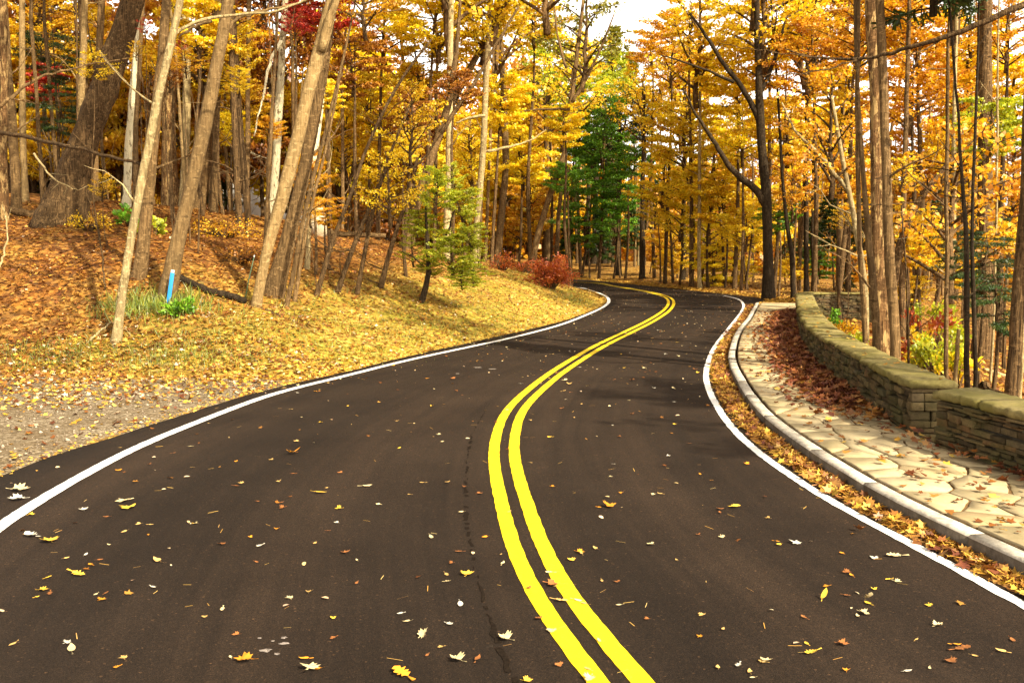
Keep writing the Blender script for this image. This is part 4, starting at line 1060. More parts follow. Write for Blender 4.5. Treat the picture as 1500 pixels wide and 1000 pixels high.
CR = [  # u, v, r, depth, colour, label
 (58, 30, 60, 46, 'gold', 'golden tree glowing behind the mottled trunks at the edge of the wood'),
 (25, 120, 55, 50, 'orange', 'orange tree low between the trunks at the edge of the wood'),
 (78, 75, 48, 40, 'dark', 'dark hemlock spreading flat boughs beside the pale moss pole'),
 (85, 160, 42, 36, 'dark', 'smaller dark hemlock under the flat boughed one'),
 (65, 120, 36, 44, 'red', 'dull red tree showing between hemlock boughs'),
 (145, 50, 42, 42, 'gold', 'golden tree filling the gap between the two poles behind the leaning oak'),
 (105, 205, 55, 48, 'orange', 'orange undergrowth tree behind the foot of the leaning oak'),
 (165, 240, 40, 50, 'rust', 'rusty undergrowth tree behind the whitish trunk'),
 (60, 225, 50, 46, 'gold', 'low gold tree near the house side edge of the wood'),
 (290, 40, 60, 33, 'yellow', 'bright yellow maple between the stout oak and the smooth leaning trunk'),
 (343, 65, 44, 35, 'yellow', 'yellow maple just past the smooth leaning trunk'),
 (328, 118, 32, 37, 'yellow', 'small yellow maple below the branch of the smooth leaning trunk'),
 (222, 95, 34, 36, 'gold', 'golden maple seen through the pale sapling fork'),
 (213, 40, 16, 25, 'red', 'scrap of scarlet maple by the top of the leaning oak'),
 (266, 72, 14, 25, 'red', 'tiny scarlet maple spray between the stout oak and the smooth trunk'),
 (248, 110, 24, 30, 'rust', 'russet spray in front of the stout oak'),
 (378, 60, 50, 52, 'dark', 'dark conifer behind the white flaky birch'),
 (355, 150, 44, 44, 'gold', 'golden maple over the roof of the pale house'),
 (340, 190, 36, 40, 'yellow', 'yellow bush like maple beside the curved brown trunk'),
 (475, 10, 50, 37, 'red', 'scarlet maple crown at the top of the long leaning trunk'),
 (430, 30, 26, 36, 'red', 'scarlet maple spray beside the white birch top'),
 (520, 90, 58, 38, 'rust', 'rust coloured tree past the long leaning trunk'),
 (565, 40, 62, 43, 'gold', 'golden tree high between the leaning trunk and the forked one'),
 (545, 150, 52, 46, 'yellow', 'yellow tree behind the arching dark sapling'),
 (480, 140, 28, 30, 'yellow', 'small yellow spray right beside the twinned trunks'),
 (455, 255, 36, 25, 'orange', 'orange leaved young tree around the twinned trunks'),
 (480, 310, 30, 27, 'orange', 'low orange young tree by the boulder'),
 (505, 215, 58, 46, 'gold', 'golden tree in the middle of the bank wood'),
 (592, 218, 30, 29, 'yellow', 'clear lemon yellow spray above the leaning saplings'),
 (570, 280, 58, 52, 'gold', 'low gold tree behind the leaning saplings'),
 (525, 330, 42, 50, 'rust', 'low russet tree behind the fallen log'),
 (618, 110, 68, 42, 'yellow', 'big yellow maple around the forked leaning trunk'),
 (640, 30, 70, 40, 'yellow', 'yellow maple at the top of the forked leaning trunk'),
 (705, 35, 66, 40, 'yellow', 'yellow maple reaching over towards the white sky'),
 (735, 150, 56, 45, 'yellow', 'yellow maple around the pale slim trunk'),
 (690, 225, 56, 50, 'yellow', 'yellow maple behind the straight light trunk'),
 (600, 160, 40, 36, 'rust', 'rusty oak spray inside the big yellow maple'),
 (670, 130, 36, 34, 'rust', 'rusty oak spray near the straight light trunk'),
 (785, 30, 46, 52, 'yellow', 'yellow maple edge beside the bare tall twigs'),
 (765, 230, 56, 54, 'yellow', 'yellow maple behind the bowed brown trunk'),
 (775, 310, 54, 60, 'orange', 'orange maple low behind the forked trunk'),
 (720, 330, 46, 58, 'orange', 'orange maple low behind the pale slim trunk'),
 (640, 310, 42, 60, 'orange', 'orange maple behind the lime green tree'),
 (680, 300, 36, 52, 'gold', 'little gold maple behind the lime green tree'),
 (825, 185, 42, 47, 'yellow', 'yellow sprays hanging in front of the green maple'),
 (805, 100, 56, 62, 'lime', 'yellow green tree behind the bare tall twigs'),
 (845, 150, 48, 66, 'lime', 'pale green tree topping the deep green maple'),
 (845, 60, 44, 80, 'olive', 'thin olive pine under the white sky'),
 (900, 75, 42, 85, 'olive', 'feathery olive pine right under the sky gap'),
 (872, 255, 56, 56, 'green', 'deep green maple standing at the bend'),
 (885, 190, 52, 60, 'green', 'upper green maple behind the deep green one'),
 (905, 275, 46, 62, 'green', 'green maple leaning over the black evergreen trunks'),
 (832, 262, 34, 50, 'green', 'outer green maple spray beside the forked trunk'),
 (925, 235, 34, 58, 'green', 'green maple spray beside the yellow layered maple'),
 (848, 205, 34, 55, 'green', 'high green maple spray below the yellow sprays'),
 (902, 318, 38, 50, 'green', 'low green maple spray hiding the dark trunk tops'),
 (855, 325, 46, 52, 'green', 'low green maple hanging over the red bush'),
 (880, 340, 44, 72, 'dark', 'dark hemlock over the vanishing road'),
 (925, 330, 40, 74, 'dark', 'dark hemlock beside the pale snag'),
 (830, 350, 34, 70, 'dark', 'dark hemlock low behind the red bush'),
 (925, 120, 44, 88, 'olive', 'tall olive pine in the middle of the sky gap'),
 (965, 145, 38, 66, 'gold', 'golden tree under the sky gap'),
 (1015, 120, 46, 60, 'orange', 'orange tree between the arching limb and the sky gap'),
 (905, 140, 40, 74, 'lime', 'light green tree over the top of the deep green maple'),
 (945, 170, 46, 78, 'olive', 'olive pine with gaps beside the orange maple'),
 (985, 70, 52, 56, 'orange', 'orange maple jutting under the white sky'),
 (1010, 30, 40, 52, 'gold', 'golden maple beside the white sky'),
 (1005, 195, 64, 50, 'yellow', 'large yellow maple over the outside of the bend'),
 (975, 265, 52, 47, 'yellow', 'yellow maple with layered sprays beside the green maple'),
 (1045, 255, 60, 48, 'yellow', 'yellow maple behind the arching limb'),
 (1040, 325, 56, 50, 'yellow', 'yellow maple low over the pale sunlit pole'),
 (1070, 385, 46, 53, 'yellow', 'yellow undergrowth reaching the ground past the road'),
 (985, 345, 38, 60, 'gold', 'gold undergrowth beside the dark roadside trunk'),
 (960, 360, 30, 66, 'orange', 'orange undergrowth behind the dark roadside trunk'),
 (1080, 115, 76, 46, 'gold', 'golden maple behind the top of the big black trunk'),
 (1120, 40, 76, 46, 'gold', 'golden crown above the big black trunk'),
 (1150, 190, 64, 43, 'gold', 'golden maple hanging past the big black trunk'),
 (1090, 200, 50, 44, 'yellow', 'yellow sprays under the arching limb'),
 (1190, 90, 74, 40, 'orange', 'orange maple between the black trunk and the clump'),
 (1205, 195, 54, 45, 'gold', 'gold maple behind the pale crossing sapling'),
 (1160, 275, 46, 42, 'orange', 'orange sprays round the big black trunk'),
 (1140, 315, 34, 43, 'green', 'green young tree beside the big black trunk'),
 (1215, 320, 50, 52, 'dark', 'dark hemlock behind the end of the pavement'),
 (1190, 350, 40, 58, 'dark', 'lower dark hemlock past the end of the pavement'),
 (1240, 260, 44, 30, 'orange', 'orange sprays beside the clump behind the wall'),
 (1255, 35, 66, 34, 'orange', 'orange maple at the top of the clump behind the wall'),
 (1240, 140, 54, 36, 'gold', 'gold maple left showing around the crossing sapling'),
 (1335, 130, 76, 31, 'orange', 'orange maple past the two toned trunk'),
 (1350, 40, 76, 33, 'orange', 'orange maple crown over the long bare branch'),
 (1420, 75, 76, 34, 'gold', 'golden maple behind the long bare branch'),
 (1475, 40, 60, 31, 'orange', 'orange maple at the outer edge under the long bare branch'),
 (1452, 185, 62, 26, 'lime', 'yellow green maple with broad flat sprays beyond the wall'),
 (1400, 215, 60, 33, 'gold', 'gold maple behind the slim pole'),
 (1475, 285, 56, 34, 'orange', 'orange maple above the dark tilted trunk'),
 (1335, 265, 56, 35, 'orange', 'orange maple around the limb like trunk'),
 (1330, 335, 36, 28, 'gold', 'gold low maple above the red shrub'),
 (1430, 330, 48, 40, 'orange', 'orange maple deep behind the twin black stems'),
 (1365, 320, 44, 44, 'dark', 'dark hemlock above the red shrub'),
 (1470, 435, 58, 15.5, 'dark', 'dark hemlock boughs hanging beside the tilted trunk'),
 (1440, 385, 54, 18, 'dark', 'upper dark hemlock boughs in front of the very thick shaded trunk'),
 (1405, 360, 36, 22, 'dark', 'dark hemlock boughs over the twin black stems'),
 (272, 92, 26, 23.5, 'orange', 'sparse orange spray crossing the stout reddish trunk'),
 (200, 75, 16, 22, 'gold', 'few golden leaves in front of the leaning oak top'),
 (140, 100, 30, 24, 'gold', 'sparse golden twigs before the two poles'),
 (245, 95, 20, 23, 'orange', 'little orange spray beside the pale sapling'),
 (350, 120, 22, 30, 'yellow', 'yellow spray right beside the smooth leaning trunk'),
 (150, 275, 24, 23, 'gold', 'thin golden twigs over the foot of the leaning oak'),
 (455, 310, 28, 23, 'orange', 'orange leaved twigs low at the twinned trunks'),
 (395, 190, 24, 36, 'orange', 'orange spray beside the white flaky birch'),
 (1320, 255, 30, 18, 'gold', 'golden leaves beside the two toned trunk'),
 (1240, 320, 26, 22, 'gold', 'gold leaves low beside the clump behind the wall'),
 (1410, 300, 30, 22, 'orange', 'orange leaves between slim pole and black stems'),
 (955, 72, 36, 62, 'orange', 'orange tree top poking into the sky gap from below'),
 (1000, 95, 40, 64, 'gold', 'golden tree top below the white sky'),
 (895, 105, 42, 78, 'lime', 'light green treetop below the white sky'),
 (850, 105, 40, 70, 'gold', 'golden treetop behind the bare tall twigs'),
 (1200, 385, 28, 52, 'green', 'green young tree behind the corner of the wall'),
 (1158, 395, 26, 49, 'gold', 'low golden tree between the big black trunk and the wall'),
 (1240, 402, 24, 50, 'dark', 'low dark hemlock over the far wall top'),
 (1345, 365, 38, 26, 'gold', 'low golden tree over the red shrub'),
 (1392, 350, 34, 30, 'dark', 'dark hemlock behind the slim pole'),
 (1445, 345, 44, 30, 'dark', 'dark hemlock across the very thick shaded trunk'),
 (1480, 350, 36, 25, 'gold', 'golden leaves beside the dark tilted trunk'),
 (1335, 425, 30, 31, 'gold', 'low golden tree deep between the two toned trunk and the shrubs'),
 (1415, 405, 26, 27, 'gold', 'low golden spray between the black stems and the pale pole'),
 (1490, 420, 30, 30, 'orange', 'low orange tree behind the dark tilted trunk'),
 (1490, 130, 60, 38, 'gold', 'golden tree at the outer edge below the long bare branch'),
 (1395, 130, 56, 43, 'orange', 'orange tree behind the middle of the long bare branch'),
 (1492, 220, 50, 42, 'orange', 'orange tree at the outer edge beside the yellow green maple'),
 (1300, 30, 60, 46, 'gold', 'golden crown over the top of the clump behind the wall'),
 (1445, 130, 60, 46, 'gold', 'golden tree deep behind the yellow green maple'),
 (1195, 25, 60, 49, 'gold', 'golden treetop between the big black trunk and the clump'),
 (1350, 205, 60, 46, 'orange', 'orange tree deep behind the limb like trunk'),
 (1240, 205, 50, 47, 'orange', 'orange tree deep behind the crossing sapling'),
 (1420, 270, 56, 46, 'gold', 'golden tree deep behind the whitish upright trunk'),
 (1000, 300, 50, 51, 'yellow', 'yellow maple hanging low between roadside trunk and arching limb'),
 (1045, 385, 42, 52, 'yellow', 'yellow sapling crown near the ground beside the pale sunlit pole'),
 (985, 385, 28, 58, 'gold', 'low gold sapling crown at the road edge'),
 (1090, 335, 40, 48, 'yellow', 'yellow sprays just before the big black trunk'),
 (1062, 295, 48, 50, 'gold', 'gold maple behind the sprays of the big black trunk'),
 (960, 305, 28, 57, 'yellow', 'yellow spray touching the green maple'),
 (1250, 390, 34, 60, 'orange', 'small orange tree far behind the rounded wall end'),
 (1375, 385, 30, 38, 'gold', 'small gold tree behind the red shrub'),
]
for i, t in enumerate(CR):
    u, v, rp, y_, col, lb = t
    leafy(u, v, rp * 1.08, y_, col, lb, kind='loose' if rp <= 30 and y_ < 27 else 'broad')

# ------------------------------------------------------------------ deeper woods, copied from a few kinds
def copy_tree(o, parent=None):
    c = o.copy(); C.objects.link(c)
    if parent is not None: c.parent = parent
    for ch in o.children: copy_tree(ch, c)
    return c
def proto(name, col, kind, idx, H, rad, w0, bark, label, group, sz=1.3):
    root = empty(name, (0, 0, -500)); tag(root, label, 'tree', group)
    r = np.random.default_rng(idx + 60)
    P = [np.array([0, 0, -.6]), np.array([r.uniform(-.2, .2), 0, H * .4]), np.array([r.uniform(-.4, .4), r.uniform(-.3, .3), H])]
    b, Q, rr = trunk_mesh(P, [w0, w0 * .75, w0 * .2], bark, 9, .4, .05, idx)
    twigs(b, Q, rr, 6, r, .15, .7, (.8, 2.4))
    obj('trunk', b.mesh('trunk', BARK[bark], True), root)
    crown_parts(root, kind, idx, col, (Q[-1][0], Q[-1][1], H - rad * sz * .6), rad, idx, sz)
    return root
GD = 'trees deep in the woods'
PR = {c: [proto(n_, c, k, i, H, rad, w0, bk, lb, GD + ', ' + c) for i, (H, rad, w0) in enumerate(((14, 4.2, .13), (11, 3.4, .09), (8, 3.0, .06)))]
      for c, n_, k, bk, lb in (('gold', 'maple_tree', 'broad', 'brown', 'golden tree standing deep in the woods'), ('orange', 'maple_tree', 'broad', 'brown', 'orange tree standing deep in the woods'),
                               ('yellow', 'maple_tree', 'broad', 'grey', 'yellow tree standing deep in the woods'), ('rust', 'oak_tree', 'broad', 'brown', 'russet oak standing deep in the woods'),
                               ('dark', 'hemlock_tree', 'needle', 'dark', 'dark evergreen standing deep in the woods'), ('pole', 'maple_tree', 'loose', 'grey', 'bare grey pole of a tree deep in the woods')) if c != 'pole'}
POLE = []
for i, (H, w0, bk) in enumerate(((15, .09, 'grey'), (13, .06, 'smooth'), (14, .11, 'brown'), (11, .045, 'brown'))):
    root = empty('maple_tree', (0, 0, -500)); tag(root, ['bare grey pole of a tree deep in the woods', 'bare tan pole of a tree deep in the woods', 'bare brown trunk deep in the woods', 'bare thin brown pole deep in the woods'][i], 'tree', GD + ', ' + ['grey', 'tan', 'brown', 'thin brown'][i] + ' poles')
    r = np.random.default_rng(i + 80)
    b, Q, rr = trunk_mesh([np.array([0, 0, -.6]), np.array([r.uniform(-.3, .3), 0, H * .5]), np.array([r.uniform(-.7, .7), r.uniform(-.5, .5), H])], [w0, w0 * .8, w0 * .35], bk, 9, .8, .06, i)
    twigs(b, Q, rr, 9, r, .1, .95, (.8, 2.6))
    obj('trunk', b.mesh('trunk', BARK[bk], True), root)
    POLE.append(root)
used = set()
def place(p, x, y, s):
    o = p if id(p) not in used else copy_tree(p)
    used.add(id(p))
    o.location = (x, y, tz(x, y)); o.scale = (s, s, s); o.rotation_euler = (rnd.uniform(-.04, .04), rnd.uniform(-.05, .05), rnd.uniform(0, 6.28))
    return o
def free(x, y):
    p = np.array([[x, y]])
    return -pdist(p, L_EDGE)[0] > 4 or pdist(p, R_EDGE)[0] > 3.5
cnt = 0
while cnt < 215:                              # leafy ones
    y = rnd.uniform(46, 118); u = rnd.choice((rnd.uniform(-90, 830), rnd.uniform(-90, 1590)))
    x = (u - 750) / FPX * y
    if not free(x, y): continue
    if 835 < u < 1010 and y < 95: continue
    if 372 < u < 398 and y < 66: continue
    if (u > 1010 or 620 < u < 830) and y < 68: continue
    cnt += 1
    if u < 400: col = rnd.choice(['orange', 'gold', 'rust', 'dark', 'gold', 'rust'])
    elif u < 830: col = rnd.choice(['orange', 'gold', 'yellow', 'yellow', 'gold', 'rust'])
    elif u < 1010: col = rnd.choice(['dark', 'dark', 'dark', 'gold'])
    else: col = rnd.choice(['orange', 'gold', 'gold', 'dark', 'dark', 'yellow'])
    p = PR[col][rnd.choice((0, 1, 2, 2, 2))]
    s = rnd.uniform(.75, 1.15)
    if u > 1010: s *= .85
    if 820 < u < 1020: s = min(s, .95)
    place(p, x, y, s)
cnt = 0
while cnt < 95:                               # bare poles among them
    y = rnd.uniform(30, 75); u = rnd.uniform(-60, 1560)
    x = (u - 750) / FPX * y
    if not free(x, y) or (820 < u < 1010 and y < 72) or (560 < u < 820 and y < 44): continue
    if 372 < u < 398 or (u < 700 and rnd.random() < .35) or (u > 1020 and rnd.random() < .5): continue
    if u > 1020 and y < 40: y = rnd.uniform(42, 75); x = (u - 750) / FPX * y
    cnt += 1
    place(POLE[rnd.choice((0, 0, 1, 2, 2, 3, 3))], x, y, rnd.uniform(.7, 1.15))

# far woods closing the view: one mass nobody could count
r = np.random.default_rng(5)
def mass(name, a0, a1, d0, d1, h, n, mat, size):
    a = np.radians(r.uniform(a0, a1, n)); d = r.uniform(d0, d1, n)
    x, y = d * np.sin(a), d * np.cos(a)
    cl = (np.sin(a * 90) * .5 + np.sin(a * 37 + 1) * .5) * .15 + 0.85
    z = terrain(x, y) + h * cl * r.beta(1.1, 1.5, n)
    Cn = np.stack([x, y, z], 1)
    me = leaf_mesh(name, Cn, r.normal(0, 1, (n, 3)), r.normal(0, 1, (n, 3)) + [0, 0, .6], r.uniform(.6, 1.3, n) * size, KITE * [1.3, 1, 1], mat)
    return tag(obj(name, me), kind='stuff')
mass('far_woods_rust', -38, 3, 112, 150, 30, 36000, LEAF['rust'], .75)
mass('far_woods_gold', -38, 3, 105, 150, 28, 30000, LEAF['orange'], .7)
mass('far_woods_gold', 3, 12, 105, 150, 14, 6000, LEAF['orange'], .7)
mass('far_woods_evergreen', -34, 12, 118, 150, 17, 16000, LEAF['dark'], .8)
mass('far_woods_beyond_wall', 8, 36, 85, 125, 10, 15000, LEAF['orange'], .6)
mass('far_woods_evergreen', 10, 36, 95, 130, 10, 8000, LEAF['dark'], .7)

# ------------------------------------------------------------------ bushes and plants
def bush(name, label, u, v, Y, rx, rz, n, mat, size, T=OVAL, group='bushes on the bank', cat='bush', stems=22, bark='brown', core=.35):
    b0 = AT(u, v, Y); b0[2] = tz(b0[0], b0[1])
    root = empty(name, b0); tag(root, label, cat, group)
    r = np.random.default_rng(int(u + v))
    mb = MB(); Cn, D = [], []
    for i in range(stems):
        az = r.uniform(0, 6.28); el = r.uniform(.15, 1.0)
        tip = np.array([rx * math.cos(az) * math.sqrt(1 - el * el * .8) * r.uniform(.6, 1), rx * math.sin(az) * math.sqrt(1 - el * el * .8) * r.uniform(.6, 1), rz * el * r.uniform(.8, 1.05)])
        s0 = np.array([tip[0], tip[1], 0]) * .15
        mid = (s0 + tip) / 2 + np.array([0, 0, .12 * rz])
        P = np.array([s0, (s0 + mid) / 2 + [0, 0, .05], mid, (mid + tip) / 2 + [0, 0, .05 * rz], tip])
        mb.tube(P, np.linspace(.018, .003, 5), 4, 0, 0, False)
        k = n // stems
        f = r.uniform(core, 1.05, k)
        Q = np.stack([np.interp(f, np.linspace(0, 1, 5), P[:, a]) for a in range(3)], 1)
        Cn.append(Q + r.normal(0, .09 * max(rx, .5), (k, 3)) * [1, 1, .8]); D.append(unit(tip) + r.normal(0, .6, (k, 3)))
    Cn, D = np.vstack(Cn), np.vstack(D)
    Cn[:, 2] = np.maximum(Cn[:, 2], .02)
    obj('stems', mb.mesh('stems', BARK[bark], True), root)
    obj('foliage', leaf_mesh('foliage', Cn, D, r.normal(0, .7, (len(Cn), 3)) + [0, 0, .8], r.uniform(.6, 1.2, len(Cn)) * size, T, LEAF[mat]), root)
    return root
bush('burning_bush', 'rounded scarlet bush at the road edge by the bend', 806, 428, 37.5, 1.15, 1.3, 5200, 'shrubred', .075, stems=70)
bush('burning_bush', 'smaller dull red bush under the bowed brown trunk', 736, 398, 40, .7, .8, 700, 'shrubred', .07, stems=34)
bush('burning_bush', 'low dull red bush between the scarlet bush and the wood', 765, 392, 44, .7, .6, 600, 'shrubred', .07, stems=30)
GS = 'shrubs beyond the stone wall'
bush('maple_shrub', 'small shrub with crimson top leaves behind the two toned trunk', 1362, 490, 19, .75, 1.25, 500, 'shrubred', .10, group=GS, cat='shrub', stems=14, core=.75)
bush('maple_shrub', 'yellow green shrub in front of the crimson topped one', 1372, 505, 17.5, .62, .95, 900, 'lime', .095, group=GS, cat='shrub', stems=14, core=.45)
bush('maple_shrub', 'yellow leaved shrub beside the slim pole', 1348, 500, 18.5, .5, .9, 300, 'gold', .095, group=GS, cat='shrub', stems=10, core=.6)
bush('maple_shrub', 'light green shrub behind the crimson topped one', 1362, 480, 21, .9, 1.6, 1100, 'lime', .10, group=GS, cat='shrub', stems=16, core=.7)
bush('maple_shrub', 'small yellow shrub by the broken stump stem', 1404, 530, 17, .35, .75, 260, 'yellow', .10, group=GS, cat='shrub', stems=8, core=.7)
bush('maple_shrub', 'bright green plant behind the curve of the wall', 1214, 470, 24, .45, .75, 600, 'green', .09, group=GS, cat='shrub', stems=14)
bush('maple_shrub', 'yellow green plant under the clump behind the wall', 1252, 490, 19, .5, .6, 600, 'lime', .08, group=GS, cat='shrub', stems=14)
bush('maple_shrub', 'orange leaved plant inside the curve of the wall', 1232, 478, 22, .6, .6, 700, 'orange', .085, group=GS, cat='shrub', stems=14)
bush('leafy_plant', 'bright green low plant at the foot of the blue stake', 262, 462, 18.4, .40, .30, 420, 'green', .085, group='plants on the bank', cat='plant', stems=16)
bush('leafy_plant', 'green seedling behind the slender pale sapling', 190, 318, 26, .5, .6, 300, 'green', .12, group='plants on the bank', cat='plant', stems=9)
bush('leafy_plant', 'yellow green seedling between the sapling and the smooth trunk', 225, 330, 25, .5, .5, 260, 'lime', .12, group='plants on the bank', cat='plant', stems=9)
bush('leafy_plant', 'orange dead weeds at the top of the bank', 330, 352, 28, 1.3, .5, 900, 'orange', .07, group='plants on the bank', cat='plant', stems=40)
bush('leafy_plant', 'rusty dead weeds below the white birch', 355, 392, 24, 1.0, .4, 700, 'rust', .06, group='plants on the bank', cat='plant', stems=40)
bush('leafy_plant', 'golden dry weeds beside the swept foot of the oak', 130, 330, 25, .8, .45, 500, 'gold', .06, group='plants on the bank', cat='plant', stems=30)

def blades(name, cx, cy, sx, sy, n, h, mat, seed=1):
    r = np.random.default_rng(seed)
    x, y = cx + r.normal(0, sx, n), cy + r.normal(0, sy, n)
    Cn = np.stack([x, y, terrain(x, y) - .01], 1)
    D = r.normal(0, .38, (n, 3)) + [0, 0, 1]
    Nm = r.normal(0, 1, (n, 3))
    return leaf_mesh(name, Cn, D, Nm, r.uniform(.5, 1.2, n) * h, np.array([(-.025, 0, 0), (-.03, .5, .05), (0, 1, .25), (.03, .5, .05), (.025, 0, 0)]), mat)
GRASS = leaf_mat('grass_blades', [(.07, .12, .012), (.16, .21, .02), (.34, .30, .03), (.12, .17, .015)], .3)
GRASSDRY = leaf_mat('dry_grass_blades', [(.22, .17, .02), (.40, .32, .035), (.52, .42, .07), (.20, .20, .02)], .3)
c = trace(222, 463)
tag(obj('grass', blades('grass', c[0], c[1] + .5, .50, .42, 1300, .27, GRASS, 3)), kind='stuff')
c2 = trace(180, 445)
tag(obj('grass', blades('grass', c2[0], c2[1], .35, .3, 400, .2, GRASS, 4)), kind='stuff')
for gi, (gu, gv, gsx, gsy, gn) in enumerate(((40, 525, .9, .35, 900), (110, 520, .8, .3, 800), (275, 505, .6, .4, 700), (300, 528, .8, .3, 800), (240, 530, .6, .25, 400), (470, 505, 1.0, .5, 800), (560, 487, 1.0, .6, 900), (650, 480, 1.0, .7, 900), (720, 462, 1.0, .9, 800), (845, 440, .5, 1.2, 700))):
    c3 = trace(gu, gv)
    tag(obj('grass', blades('grass', c3[0], c3[1], gsx, gsy, gn, .13, GRASS, 50 + gi)), kind='stuff')

# ------------------------------------------------------------------ leaf litter
def litter(name, P, mat, smin, smax, T=LOBED, tilt=.45, lift=.012, seed=0):
    r = np.random.default_rng(seed)
    n = len(P)
    az = r.uniform(0, 6.283, n)
    D = np.stack([np.cos(az), np.sin(az), r.normal(0, tilt * .6, n)], 1)
    Nm = np.stack([r.normal(0, tilt, n), r.normal(0, tilt, n), np.ones(n)], 1)
    Q = P + np.stack([np.zeros(n), np.zeros(n), r.uniform(.2, 1.6, n) * lift], 1)
    return tag(obj(name, leaf_mesh(name, Q, D, Nm, r.uniform(smin, smax, n), T, mat)), kind='stuff')
LIT = {'rust': leaf_mat('litter_rust', [(.085, .026, .006), (.22, .07, .010), (.33, .125, .016), (.48, .24, .045), (.15, .042, .008)], .12),
       'gold': leaf_mat('litter_gold', [(.42, .23, .02), (.58, .36, .04), (.68, .47, .10), (.50, .29, .025), (.32, .14, .012)], .12),
       'redbrown': leaf_mat('litter_red_brown', [(.12, .035, .015), (.24, .075, .022), (.34, .13, .035), (.20, .06, .02), (.46, .24, .07)], .12),
       'pale': leaf_mat('litter_pale', [(.66, .52, .26), (.74, .62, .40), (.60, .42, .14)], .1)}
r = np.random.default_rng(77)
def bank_pts(n, dens):
    x = r.uniform(-16, 6, n); y = 13.6 + 39 * r.uniform(0, 1, n) ** 1.6
    P = np.stack([x, y], 1)
    dl = -pdist(P, L_EDGE)
    ok = (dl > .05) & (dl < 17) & (r.uniform(0, 1, n) < dens(x, y, dl) * np.where(x < -2.5, .04 + .96 * sstep(y + 1.3 * wob(x, y, 1.1, 51) + .6 * wob(x, y, 3.1, 52), 14.3, 17.2), 1)) & (np.abs(x) / y < .62)
    x, y = x[ok], y[ok]
    return np.stack([x, y, terrain(x, y)], 1)
nearY = lambda y: np.clip(1.35 - y / 40, .12, 1)
litter('leaf_litter_rust', bank_pts(120000, lambda x, y, d: np.clip(.25 + d * .11, 0, 1) * nearY(y)), LIT['rust'], .035, .095, seed=1, lift=.03)
litter('leaf_litter_gold', bank_pts(90000, lambda x, y, d: np.clip(1.05 - d * .16, .10, 1) * (.55 + .45 * sstep(x, -8, -2)) * nearY(y)), LIT['gold'], .03, .085, seed=2, lift=.03)
litter('leaf_litter_pale', bank_pts(9000, lambda x, y, d: np.clip(.9 - d * .08, .12, 1) * nearY(y)), LIT['pale'], .03, .08, seed=3, lift=.04)
# short grass on the lower bank
P = bank_pts(70000, lambda x, y, d: np.clip(1.15 - d * .2, 0, 1) * sstep(wob(x, y, .8, 41), -.2, .3) * nearY(y))
n = len(P)
tag(obj('grass', leaf_mesh('grass', P, r.normal(0, .5, (n, 3)) + [0, 0, 1], r.normal(0, 1, (n, 3)), r.uniform(.06, .15, n), np.array([(-.06, 0, 0), (0, 1, .2), (.06, 0, 0)]), GRASSDRY)), kind='stuff')
P = bank_pts(45000, lambda x, y, d: np.clip(1.1 - d * .16, 0, 1) * sstep(wob(x, y, 1.1, 43), .12, .4) * nearY(y)); n = len(P)
tag(obj('grass', leaf_mesh('grass', P, r.normal(0, .5, (n, 3)) + [0, 0, 1], r.normal(0, 1, (n, 3)), r.uniform(.07, .18, n), np.array([(-.06, 0, 0), (0, 1, .2), (.06, 0, 0)]), GRASS)), kind='stuff')
# gravel pull-off: scattered leaves, a drift of small yellow leaves along the asphalt, and stones
x = r.uniform(-12, -2.5, 20000); y = r.uniform(6, 17.5, 20000); P = np.stack([x, y], 1); d = -pdist(P, L_EDGE)
ok = (d > .02) & (r.uniform(0, 1, 20000) < .10 + .9 * sstep(y + 2.5 * wob(x, y, .8, 12), 11.5, 16.5) + .15 * wob(x, y, 2.2, 13))
x, y = x[ok], y[ok]; P = np.stack([x, y, terrain(x, y)], 1)
k = len(P) // 2
litter('leaf_litter_gold', P[:k], LIT['gold'], .03, .09, seed=5, lift=.015); litter('leaf_litter_pale', P[k:k + k // 3], LIT['pale'], .03, .09, seed=6, lift=.015); litter('leaf_litter_rust', P[k + k // 3:], LIT['rust'], .03, .09, seed=7, lift=.015)
L_FINE = resample(L_EDGE, .03); i = r.integers(0, len(L_FINE), 9000); Ln = normals2(L_FINE); f = np.abs(r.normal(0, .11, 9000)) * r.choice([1, 1, 1, 2.2], 9000)
Pq = L_FINE[i] - Ln[i] * (f - .03)[:, None]
ok = (Pq[:, 1] > 3) & (Pq[:, 1] < 50); Pq = Pq[ok]
litter('leaf_litter_edge', np.c_[Pq, np.maximum(terrain(Pq[:, 0], Pq[:, 1]), 0.0)], LIT['gold'], .02, .055, T=OVAL, seed=8)
n = 5000
x = r.uniform(-12, -3, n); y = r.uniform(6, 17, n); P = np.stack([x, y], 1); ok = -pdist(P, L_EDGE) > .1; x, y = x[ok], y[ok]
m, nt, out = M('gravel_stones'); pbsdf(nt, out, ramp(nt, geo(nt, 'Random Per Island'), [(0, (.10, .07, .045)), (.6, (.24, .18, .12)), (1, (.42, .34, .25))]).outputs[0], .95)
OCT = np.array([(1, 0, 0), (-1, 0, 0), (0, 1, 0), (0, -1, 0), (0, 0, .7), (0, 0, -.7)]); OF = np.array([(0, 2, 4), (2, 1, 4), (1, 3, 4), (3, 0, 4), (2, 0, 5), (1, 2, 5), (3, 1, 5), (0, 3, 5)])
n = len(x); S = r.gamma(2, .005, n) + .004
V = np.stack([x, y, terrain(x, y) + S * .3], 1)[:, None, :] + S[:, None, None] * OCT[None] * r.uniform(.6, 1.3, (n, 6, 1))
Fq = (OF[None] + (np.arange(n) * 6)[:, None, None]).reshape(-1, 3)
tag(obj('gravel', mesh_np('gravel', V.reshape(-1, 3), Fq.ravel(), np.arange(len(Fq)) * 3, np.full(len(Fq), 3), m)), kind='stuff')

